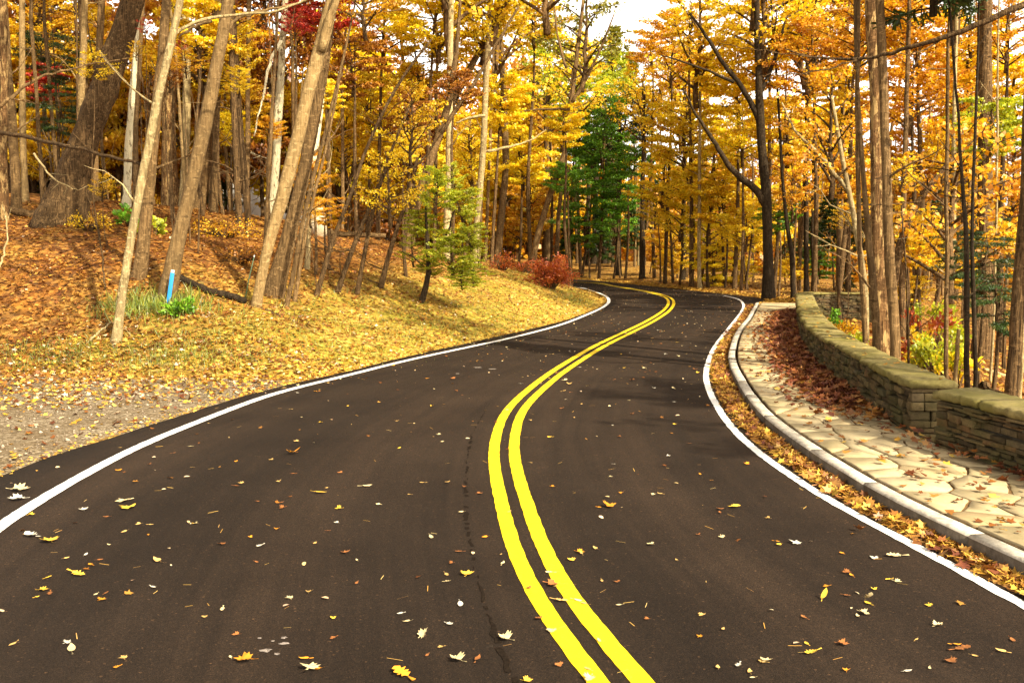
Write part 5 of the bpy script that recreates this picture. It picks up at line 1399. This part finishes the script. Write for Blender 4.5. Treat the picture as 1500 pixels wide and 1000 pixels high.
# gutter drift between the white line and the kerb: leaves and pine needles
K_FINE = resample(K_EDGE, .02); KEN = normals2(K_FINE)
def gutter(n, a, b, ymin=2.5, ymax=37, heap=.03):
    i = r.integers(0, len(K_FINE), n); f = r.beta(1.6, 1.9, n)
    wdt = np.clip(-pdist(K_FINE, R_LINE), .0, 5) if False else np.clip(np.abs(pdist(K_FINE, R_LINE)), .15, 1.2)
    o = -(a + (b - a) * f) * wdt[i]
    P = K_FINE[i] + KEN[i] * o[:, None] + r.normal(0, .03, (n, 2)) + (KEN[i] * 0)
    ok = (P[:, 1] > ymin) & (P[:, 1] < ymax) & (pdist(P, K_FINE) < -.01) & (r.uniform(0, 1, len(P)) < .45 + .55 * sstep(P[:, 1], 6, 12)) & (r.uniform(0, 1, len(P)) < .8 + .5 * wob(P[:, 0], P[:, 1], 2.2, 61))
    P, f = P[ok], f[ok]
    return np.c_[P, .004 + heap * np.sin(np.clip(f, 0, 1) * 3.14) * r.uniform(0, 1, len(P))]
litter('leaf_litter_gutter', gutter(13000, .0, .74), LIT['rust'], .035, .09, seed=11, tilt=.6)
litter('leaf_litter_gutter', gutter(5000, .05, .76), LIT['gold'], .03, .085, seed=12, tilt=.6)
litter('leaf_litter_gutter', gutter(3000, .0, .8), LIT['redbrown'], .04, .10, seed=13, tilt=.6)
litter('pine_needle_litter', gutter(30000, .0, .78, 2.5, 22, .035), leaf_mat('needle_litter', [(.30, .12, .015), (.50, .25, .03), (.62, .36, .06), (.40, .17, .02)], .05), .05, .11, T=NEEDLE * [.9, 1, 1], seed=14, tilt=.5)
# a thin mat of needles and dust under the gutter drift
V, F = [], []
KEN = normals2(K_EDGE)
KW = np.clip(np.abs(pdist(K_EDGE, R_LINE)), .1, 1.2)
for i in range(len(K_EDGE)):
    V += [(*(K_EDGE[i] + KEN[i] * .004), .012), (*(K_EDGE[i] - KEN[i] * KW[i] * (.45 + rnd.uniform(-.14, .12))), .006), (*(K_EDGE[i] - KEN[i] * KW[i] * (.72 + rnd.uniform(-.15, .1))), .002)]
    if i:
        for j in (0, 1): F.append([3 * i - 3 + j, 3 * i + j, 3 * i + j + 1, 3 * i - 2 + j])
m, nt, out = M('needle_mat'); pbsdf(nt, out, ramp(nt, noise(nt, coords(nt), 30, 6, .75), [(.3, (.10, .045, .015)), (.5, (.26, .12, .025)), (.7, (.42, .22, .05))]).outputs[0], .95, bump(nt, noise(nt, coords(nt), 60), .8, .02))
tag(obj('leaf_litter_mat', mesh_py('leaf_litter_mat', V, F, m)), kind='stuff')
# drift at the wall's foot, and loose leaves over the flagstones and the coping
W_FINE = resample(WALL, .02); WN = normals2(W_FINE)
def wallfoot(n, spread, ymin, ymax):
    i = r.integers(0, len(W_FINE), n)
    o = np.abs(r.normal(0, 1, n)) * spread
    P = W_FINE[i] - WN[i] * (o + .01)[:, None] + r.normal(0, .08, (n, 2))
    ok = (P[:, 1] > ymin) & (P[:, 1] < ymax) & (pdist(P, WALL) < -.01) & (pdist(P, K_EDGE) > .2)
    return np.c_[P[ok], np.full(ok.sum(), KZ + .012) + np.clip(.07 - o[ok] * .1, 0, .07) * r.uniform(0, 1, ok.sum())]
litter('leaf_litter_wall_foot', wallfoot(14000, .30, 12.0, 33), LIT['redbrown'], .06, .125, seed=21, tilt=.5)
litter('leaf_litter_wall_foot', wallfoot(5000, .36, 11.0, 33), LIT['rust'], .05, .11, seed=22, tilt=.5)
litter('leaf_litter_wall_foot', wallfoot(1000, .12, 5.0, 11), LIT['redbrown'], .05, .10, seed=23, tilt=.5)
litter('leaf_litter_pavement', wallfoot(1500, 1.0, 5, 33), LIT['rust'], .04, .10, seed=24, tilt=.25)
litter('leaf_litter_pavement', wallfoot(350, 1.0, 5, 33), LIT['gold'], .04, .10, seed=25, tilt=.25)
i = r.integers(0, len(W1), 110); W1n = normals2(np.asarray(W1)); P = np.asarray(W1)[i] + W1n[i] * r.uniform(.0, .42, 110)[:, None]
litter('leaf_litter_coping', np.c_[P, np.full(len(P), KZ + .48 + .10)], LIT['gold'], .03, .08, seed=26, tilt=.2)
# ground beyond the wall and beyond the bend
n = 60000
x = r.uniform(3, 30, n); y = r.uniform(6, 66, n) ; P = np.stack([x, y], 1); d = pdist(P, R_EDGE)
dw = pdist(P, WALL)
ok = np.where(y < 33, dw > .6, d > .0) & (x / y < .62) & (r.uniform(0, 1, n) < np.clip(1.2 - y / 60, .2, 1)) & ~((y < 36) & (y > 30) & (x < 14) & (np.abs(y - 31.7) < .5))
x, y = x[ok], y[ok]; P = np.stack([x, y, terrain(x, y)], 1)
k = int(len(P) * .62)
litter('leaf_litter_rust', P[:k], LIT['rust'], .07, .14, seed=31, lift=.03); litter('leaf_litter_gold', P[k:], LIT['gold'], .06, .13, seed=32, lift=.03)
n = 14000
R_FINE = resample(R_EDGE, .03); i = r.integers(0, len(R_FINE), n); RN = normals2(R_FINE); P = R_FINE[i] + RN[i] * np.abs(r.normal(0, .55, n))[:, None]
ok = (P[:, 1] > 36) & (P[:, 0] > 0); P = P[ok]
litter('leaf_litter_gold', np.c_[P, np.maximum(terrain(P[:, 0], P[:, 1]), 0)], LIT['gold'], .06, .12, seed=33, lift=.03)

# ------------------------------------------------------------------ fallen leaves on the asphalt, each one a thing
def leaf_one(name, kind, seed):
    r = np.random.default_rng(seed)
    if kind == 'maple':
        o = [(0, 0), (.18, .02), (.42, -.06), (.36, .12), (.62, .20), (.50, .30), (.66, .50), (.38, .46), (.30, .56), (.34, .78), (.18, .72), (0, 1.05)]
    elif kind == 'oak':
        o = [(0, 0), (.10, .10), (.26, .16), (.13, .30), (.34, .40), (.15, .52), (.36, .66), (.15, .74), (.22, .90), (0, 1.05)]
    else:
        o = [(0, 0), (.15, .10), (.24, .30), (.25, .52), (.16, .78), (0, 1.05)]
    pts = o + [(-a * r.uniform(.85, 1.1), b + r.uniform(-.03, .03)) for a, b in o[-2:0:-1]]
    cu, tw = r.uniform(.3, 1.1), r.uniform(-.6, .6)
    def z(a, b): return .06 + cu * a * a + .5 * cu * (b - .5) ** 2 + tw * a * (b - .5) + r.uniform(-.03, .03)
    V = [(a, b - .5, z(a, b)) for a, b in pts]
    c = len(V); V.append((0, .08, .05)); k = len(pts)
    F = [[i, (i + 1) % k, c] for i in range(k)]
    s0 = len(V)                                # stalk
    for t in (0, 1):
        for a, b in ((-.018, 0), (.018, 0), (0, .03)):
            V.append((a + t * r.uniform(-.12, .12), -.5 - .45 * t, .07 + b + .05 * t))
    F += [[s0, s0 + 1, s0 + 4, s0 + 3], [s0 + 1, s0 + 2, s0 + 5, s0 + 4], [s0 + 2, s0, s0 + 3, s0 + 5]]
    return mesh_py(name, V, F, RL['yellow'])
def rl(name, col, back):
    m, nt, out = M(name)
    co = coords(nt)
    c = ramp(nt, noise(nt, co, 3.0, 5, .7), [(.35, tuple(x * .72 for x in col)), (.65, col)]).outputs[0]
    oi = nt.nodes.new('ShaderNodeObjectInfo'); h = N(nt, 'HueSaturation')
    nt.links.new(math_(nt, 'ADD', math_(nt, 'MULTIPLY', oi.outputs['Random'], .5), .75), h.inputs['Value']); nt.links.new(c, h.inputs['Color'])
    pbsdf(nt, out, h.outputs[0], .7, None, .25)
    return m
RL = {'yellow': rl('road_leaf_yellow', (.78, .48, .05), 0), 'orange': rl('road_leaf_orange', (.70, .28, .02), 0), 'pale': rl('road_leaf_pale', (.68, .54, .28), 0), 'brown': rl('road_leaf_brown', (.30, .11, .03), 0), 'white': rl('road_leaf_whitish', (.62, .56, .44), 0), 'tan': rl('road_leaf_tan', (.55, .34, .11), 0)}
LM = {k: [leaf_one(k + '_leaf', k, s) for s in (1, 2, 3)] for k in ('maple', 'oak', 'beech')}
GL = 'fallen leaves on the asphalt'
def road_leaf(x, y, s, kind, col, label, rz=None, tilt=None):
    o = obj(kind + '_leaf', rnd.choice(LM[kind]), None, (x, y, .004 + .0))
    o.scale = (s, s, s)
    t = tilt if tilt is not None else rnd.uniform(-.12, .12)
    o.rotation_euler = (t, rnd.uniform(-.12, .12), rnd.uniform(0, 6.28) if rz is None else rz)
    o.location.z = .004 + .5 * s * abs(math.sin(t))
    o.material_slots[0].link = 'OBJECT'; o.material_slots[0].material = RL[col]
    tag(o, label, 'leaf', GL)
NOTED = [(355, 968, 27, 'maple', 'orange', 'bright orange maple leaf lying by the pale paint splashes'), (105, 952, 24, 'beech', 'pale', 'curled pale yellow leaf alone near the bottom corner'),
 (455, 978, 26, 'maple', 'pale', 'pale cream maple leaf just past the paint splashes'), (588, 988, 36, 'oak', 'orange', 'long orange oak leaf at the bottom edge of the photo'), (667, 967, 22, 'maple', 'pale', 'cream maple leaf beside a small red brown one'),
 (700, 966, 18, 'beech', 'brown', 'small red brown leaf beside the cream maple leaf'), (675, 887, 18, 'beech', 'white', 'whitish narrow leaf beside the asphalt crack'), (622, 932, 18, 'maple', 'pale', 'small pale maple leaf with an upright stalk'),
 (738, 936, 20, 'maple', 'pale', 'thin pale maple leaf halfway between crack and yellow line'), (230, 822, 20, 'beech', 'tan', 'curled two toned leaf alone in the middle of the far lane'), (65, 865, 15, 'maple', 'yellow', 'small yellow maple leaf below the white edge line'),
 (115, 843, 24, 'oak', 'yellow', 'yellow oak leaf with a long stalk below the white line'), (150, 879, 12, 'maple', 'orange', 'tiny orange leaf past the yellow stalked one'), (685, 841, 18, 'maple', 'yellow', 'yellow leaf touching the rough patch of the crack'),
 (632, 788, 14, 'beech', 'pale', 'small cream leaf left of the crack top'), (893, 743, 18, 'maple', 'orange', 'orange maple leaf with a pointed tip past the yellow lines'), (812, 857, 20, 'maple', 'brown', 'dark brown curled leaf between the two yellow lines'),
 (822, 881, 20, 'oak', 'tan', 'tan leaf lying on the gap between the yellow lines'), (808, 926, 14, 'maple', 'pale', 'pale leaf stuck on the outer yellow line'), (1188, 957, 22, 'oak', 'yellow', 'yellow oak leaf in the middle of the lane by the kerb'),
 (1410, 952, 26, 'oak', 'brown', 'brown curled oak leaf near the white kerbside line'), (1330, 984, 16, 'beech', 'white', 'whitish leaf at the bottom edge near the kerb lane'), (1208, 877, 20, 'beech', 'yellow', 'yellow pointed leaf upright on its edge'),
 (1273, 882, 20, 'oak', 'pale', 'pale oak leaf beside the upright pointed one'), (1310, 815, 24, 'oak', 'pale', 'pale long oak leaf close to the white kerbside line'), (1258, 779, 15, 'maple', 'brown', 'rust leaf standing like a tent by the white kerbside line'),
 (1077, 743, 20, 'oak', 'yellow', 'yellow leaf lying flat near the middle of the kerb lane'), (1140, 799, 12, 'beech', 'yellow', 'little yellow leaf beside a white one'), (1165, 795, 16, 'maple', 'white', 'white frayed leaf beside the little yellow one'),
 (429, 665, 18, 'maple', 'orange', 'orange curled leaf in the far lane'), (470, 723, 18, 'beech', 'yellow', 'flat yellow leaf in the far lane'), (495, 746, 10, 'maple', 'yellow', 'tiny yellow leaf near the flat one'), (538, 713, 16, 'beech', 'pale', 'pale flat leaf in the far lane'),
 (122, 747, 12, 'maple', 'white', 'small white leaf just below the white edge line'), (185, 745, 22, 'maple', 'yellow', 'yellow maple leaf touching a pale stalk near the edge line'), (178, 735, 20, 'maple', 'pale', 'pale maple leaf crossing the lower border of the edge line'),
 (32, 718, 26, 'maple', 'pale', 'pale maple leaf on the asphalt strip outside the edge line'), (22, 733, 22, 'maple', 'white', 'whitish maple leaf on the asphalt strip outside the edge line'), (70, 793, 24, 'maple', 'yellow', 'orange edged leaf pair below the edge line'), (45, 786, 26, 'oak', 'white', 'white ragged leaf with a stalk below the edge line')]
for u, v, wp, kd, cl, lb in NOTED:
    p = G(u, v); s = wp * p[1] / FPX * .95
    road_leaf(p[0], p[1], s, kd, cl, lb, tilt=(.75 if 'upright' in lb or 'tent' in lb else rnd.uniform(-.15, .15)))
LB = {'yellow': 'small yellow leaf lying loose on the dark asphalt', 'orange': 'small orange leaf lying loose on the dark asphalt', 'pale': 'small cream leaf lying loose on the dark asphalt', 'brown': 'small brown leaf lying loose on the dark asphalt', 'white': 'small whitish leaf lying loose on the dark asphalt', 'tan': 'small tan leaf lying loose on the dark asphalt'}
LH = resample(L_EDGE, n=200)
cnt = 0
while cnt < 255:
    v = 425 + 575 * rnd.random() ** 2.5; u = rnd.uniform(0, 1500)
    p = G(u, v)[:2]; q = p[None, :]
    if pdist(q, L_EDGE)[0] < .1 or pdist(q, R_EDGE)[0] > -.5: continue
    cnt += 1
    road_leaf(p[0], p[1], rnd.uniform(.028, .055) * (1 if p[1] < 14 else 1.5), rnd.choice(('maple', 'oak', 'beech', 'beech', 'maple')), (c_ := rnd.choice(('yellow', 'pale', 'pale', 'orange', 'tan', 'brown', 'white', 'tan', 'tan', 'brown'))), LB[c_])
# uncountable scraps and needles on the asphalt
n = 9000
x = r.uniform(-6, 12, n); y = 4 + 56 * r.uniform(0, 1, n); P = np.stack([x, y], 1)
ok = (pdist(P, L_EDGE) > .05) & (pdist(P, R_EDGE) < -.1) & (r.uniform(0, 1, n) < .10 + .42 * sstep(y, 9, 24) + .35 * np.exp(-np.abs(pdist(P, L_LINE)) * 2) + .12 * wob(x, y, .9, 17))
P = np.c_[P[ok], np.full(ok.sum(), .006)]; k = len(P) // 2
litter('leaf_scraps', P[:k], LIT['pale'], .02, .06, T=OVAL, tilt=.25, lift=.004, seed=41); litter('leaf_scraps', P[k:], LIT['rust'], .02, .06, T=LOBED, tilt=.25, lift=.004, seed=42)
n = 3200
x = r.uniform(-6, 8, n); y = 3.8 + 22 * r.uniform(0, 1, n) ** 1.5; P = np.stack([x, y], 1)
ok = (pdist(P, L_EDGE) > .05) & (pdist(P, R_EDGE) < -.1) & (r.uniform(0, 1, n) < .45 + .45 * wob(x, y, 1.3, 18))
P = np.c_[P[ok], np.full(ok.sum(), .006)]
P = P[::3]
litter('pine_needles', P, leaf_mat('dry_needles', [(.45, .22, .04), (.62, .38, .10), (.70, .50, .22)], .05), .05, .10, T=NEEDLE * [.45, .9, 1], tilt=.12, lift=.004, seed=43)

# ------------------------------------------------------------------ small things on the bank
def fallen(name, label, pts, Ys, r0, r1, bark, cat='log', stub=4, group=None):
    Q, R = br(pts, Ys, r0, r1)
    b0 = Q[0].copy(); root = empty(name, b0); tag(root, label, cat, group)
    b = MB(); b.tube(Q - b0, R, 9, .08, 5)
    obj('stem', b.mesh('stem', BARK[bark], True), root)
    if stub:
        t = MB(); rg = np.random.default_rng(abs(int(pts[0][0])))
        for _ in range(stub):
            k = int(rg.uniform(.2, .95) * (len(Q) - 1)); d = unit(rg.normal(0, 1, 3) + [0, -.2, .6])
            L = rg.uniform(.12, .5); p = Q[k] - b0
            t.tube([p, p + d * L * .5, p + d * L + rg.normal(0, .05, 3)], [R[k] * .45, R[k] * .3, .004], 5, 0, 0, True)
        obj('twigs', t.mesh('twigs', BARK[bark], True), root)
    return root
def on(u, v, up=0.0):
    p = trace(u, v); return p[1]
fallen('fallen_log', 'dark fallen log slanting down the bank from the blue stake', [(256, 402), (300, 424), (345, 436), (358, 440)], [on(256, 402) - .5, on(300, 424) - .35, on(345, 436) - .3, on(358, 440) - .3], .075, .08, 'dark', stub=2)
fallen('fallen_branch', 'thin fallen branch lying below the curved smooth trunk', [(370, 446), (400, 460), (430, 472), (455, 482)], [on(370, 446), on(400, 460), on(430, 472), on(455, 482)], .05, .02, 'brown', cat='branch', stub=3)
fallen('fallen_log', 'long grey log lying level across the top of the bank', [(480, 342), (520, 344), (565, 345)], [31, 31, 31.2], .10, .08, 'grey', stub=3)
fallen('fallen_branch', 'long broken branch hung slanting between the leaning oak and the pale sapling', [(-40, 188), (30, 198), (100, 214), (160, 229), (208, 241)], [21, 20, 19, 18.2, 17.7], .055, .028, 'brown', cat='branch', stub=5)
fallen('fallen_branch', 'bare pale branch reaching out from the edge of the wood', [(-30, 175), (10, 148), (45, 122), (68, 108), (90, 106), (120, 96), (165, 90), (205, 80)], [20, 20, 20.2, 20.3, 20.4, 20.6, 21, 21.3], .045, .006, 'grey', cat='branch', stub=9)
fallen('fallen_branch', 'crooked dry branch arching out of the leaves by the oak foot', [(50, 225), (62, 245), (85, 268), (115, 280), (128, 272)], [24, 24, 23.8, 23.6, 23.5], .03, .008, 'pale', cat='branch', stub=5)
fallen('fallen_branch', 'whitish stick curling up from the bank near the edge of the photo', [(0, 392), (6, 370), (12, 345), (10, 318), (3, 300)], [19, 19.2, 19.4, 19.5, 19.6], .022, .01, 'pale', cat='branch', stub=2)
fallen('fallen_branch', 'pale stick on the leaves by the foot of the slender sapling', [(133, 498), (142, 488), (150, 482), (163, 471)], [17.2, 17.5, 17.7, 17.9], .025, .012, 'pale', cat='branch', stub=2)
fallen('fallen_branch', 'brown stick at the lower edge of the grassy bank', [(362, 535), (375, 541), (388, 550)], [16.6, 16.3, 15.9], .016, .01, 'brown', cat='branch', stub=1)
fallen('fallen_branch', 'thin dry vine standing crooked on the bank between oak and sapling', [(153, 425), (151, 380), (147, 345), (135, 310), (128, 285)], [20, 20.4, 20.8, 21, 21.2], .02, .008, 'brown', cat='branch', stub=5)
fallen('fallen_branch', 'fallen stick lying under the thin saplings on the bank', [(470, 385), (500, 405), (525, 425), (545, 437)], [on(470, 385), on(500, 405), on(525, 425), on(545, 437)], .04, .03, 'grey', cat='branch', stub=2)
fallen('fallen_branch', 'short pale log lying on the leafy slope beyond the wall', [(1441, 541), (1455, 545), (1472, 550)], [on(1441, 543)] * 3, .06, .05, 'pale', cat='log', stub=0)
fallen('tree_stump', 'small dark stump beyond the short wall section', [(1443, 580), (1442, 572), (1441, 566)], [15.5, 15.5, 15.5], .12, .09, 'brown', cat='stump', stub=2)

def flat_mat(name, col, rough=.6, bs=.15):
    m, nt, out = M(name)
    c = mixc(nt, ramp(nt, noise(nt, coords(nt), 9, 5, .7), [(.3, (0, 0, 0)), (.7, (.5, .5, .5))]).outputs[0], col, tuple(.7 * a for a in col))
    pbsdf(nt, out, c, rough, bump(nt, noise(nt, coords(nt), 50), bs, .01), .3); return m
# blue stake leaning against the smooth trunk
b0 = trace(246, 449); t0 = AT(253, 397, b0[1] + .0)
root = empty('marker_stake', b0); tag(root, 'flat blue marker stake leaning on the foot of the smooth trunk', 'stake')
ax = unit(t0 - b0); L = np.linalg.norm(t0 - b0); sd = unit(np.cross(ax, [0, 1, 0])); dp = np.cross(sd, ax)
def plank(z0, z1, hw, hd, mat, nm, parent):
    b = MB(); c = []
    for z in (z0, z1):
        for a, d in ((-hw, -hd), (hw, -hd), (hw, hd), (-hw, hd)): c.append(ax * z + sd * a + dp * d)
    b.box(np.array(c)); o = obj(nm, b.mesh(nm, mat), parent)
    bv = o.modifiers.new('bevel', 'BEVEL'); bv.width = .006; bv.segments = 2
    return o
plank(-.15, L * .95, .040, .012, flat_mat('blue_paint', (.02, .23, .52)), 'board', root)
plank(L * .951, L + .02, .034, .010, flat_mat('white_tip', (.75, .74, .70)), 'tip', root)
# green metal stake
b0 = trace(357, 442); t0 = AT(372, 377, b0[1]); root = empty('garden_stake', b0); tag(root, 'thin green metal stake beside the curved smooth trunk', 'stake')
b = MB(); b.tube([(0, 0, -.1), (t0 - b0) * .5, t0 - b0], [.014, .013, .012], 7); obj('rod', b.mesh('rod', flat_mat('green_metal', (.05, .08, .035), .5)), root)
b = MB(); b.tube([t0 - b0, (t0 - b0) * 1.05], [.016, .013], 7); obj('cap', b.mesh('cap', flat_mat('pale_cap', (.6, .58, .5))), root)
# white tag on a wire
b0 = trace(216, 380); root = empty('survey_flag', b0); tag(root, 'tiny white survey flag on a wire among the leaves', 'flag')
b = MB(); b.tube([(0, 0, -.05), (0, 0, .2)], [.005, .005], 5); obj('wire', b.mesh('wire', flat_mat('wire', (.3, .3, .3))), root)
b = MB(); b.box(np.array([(-.03, -.003, .12), (.05, -.003, .11), (.05, .003, .11), (-.03, .003, .12), (-.03, -.003, .21), (.05, -.003, .2), (.05, .003, .2), (-.03, .003, .21)])); obj('flag', b.mesh('flag', flat_mat('white_cloth', (.8, .79, .74))), root)
# boulder behind the saplings
b0 = trace(467, 345); bm_ = MB()
rg = np.random.default_rng(4); V = []
for i in range(9):
    for j in range(14):
        th, ph = math.pi * i / 8, 2 * math.pi * j / 14
        q = .48 * (1 + rg.normal(0, .07))
        V.append((q * .8 * math.sin(th) * math.cos(ph), q * .8 * math.sin(th) * math.sin(ph), q * 1.25 * math.cos(th) + .42))
F = [[i * 14 + j, (i + 1) * 14 + j, (i + 1) * 14 + (j + 1) % 14, i * 14 + (j + 1) % 14] for i in range(8) for j in range(14)]
bo = obj('boulder', mesh_py('boulder', V, F, stone_mat('boulder_stone', [(.50, .42, .30), (.52, .44, .31)], (.3, .24, .12), .6, .9), True), None, tuple(b0)); tag(bo, 'pale weathered boulder half hidden by orange leaves on the bank top', 'boulder')
# manhole-like patch on the gravel is only bare earth; the pale house deep in the wood
hx = AT(385, 250, 62); gz = tz(hx[0], 62)
root = empty('house', (hx[0], 62, gz)); tag(root, 'pale house glimpsed far back between the trunks', 'house')
zb = AT(385, 283, 62)[2] - gz; zt = AT(385, 232, 62)[2] - gz
def boxm(nm, x0, x1, y0, y1, z0, z1, mat, parent):
    b = MB(); b.box(np.array([(x0, y0, z0), (x1, y0, z0), (x1, y1, z0), (x0, y1, z0), (x0, y0, z1), (x1, y0, z1), (x1, y1, z1), (x0, y1, z1)])); return obj(nm, b.mesh(nm, mat), parent)
hw = 2.6
boxm('wall', -hw, hw, 0, 6, -1, zt, flat_mat('white_siding', (.80, .77, .70)), root)
rb = MB()
rb.add([(-hw - .4, -.5, zt), (hw + .4, -.5, zt), (hw + .4, 3, zt + 1.7), (-hw - .4, 3, zt + 1.7), (hw + .4, 6.5, zt), (-hw - .4, 6.5, zt), (-hw - .4, -.5, zt - .12), (hw + .4, -.5, zt - .12), (hw + .4, 6.5, zt - .12), (-hw - .4, 6.5, zt - .12)],
       [[0, 1, 2, 3], [3, 2, 4, 5], [6, 7, 1, 0], [6, 9, 8, 7], [1, 7, 8, 4, 2], [0, 3, 5, 9, 6], [5, 4, 8, 9]])
obj('roof', rb.mesh('roof', flat_mat('brown_shingles', (.13, .085, .05), .9)), root)
for wx in (-1.7, -.2, 1.3):
    f = boxm('window', wx - .1, wx + .9, -.05, .02, zb + .6, zt - .35, flat_mat('window_frame', (.7, .68, .62)), root)
    boxm('pane', wx, wx + .8, -.07, -.045, zb + .7, zt - .45, flat_mat('dark_glass', (.03, .035, .04), .1), f)
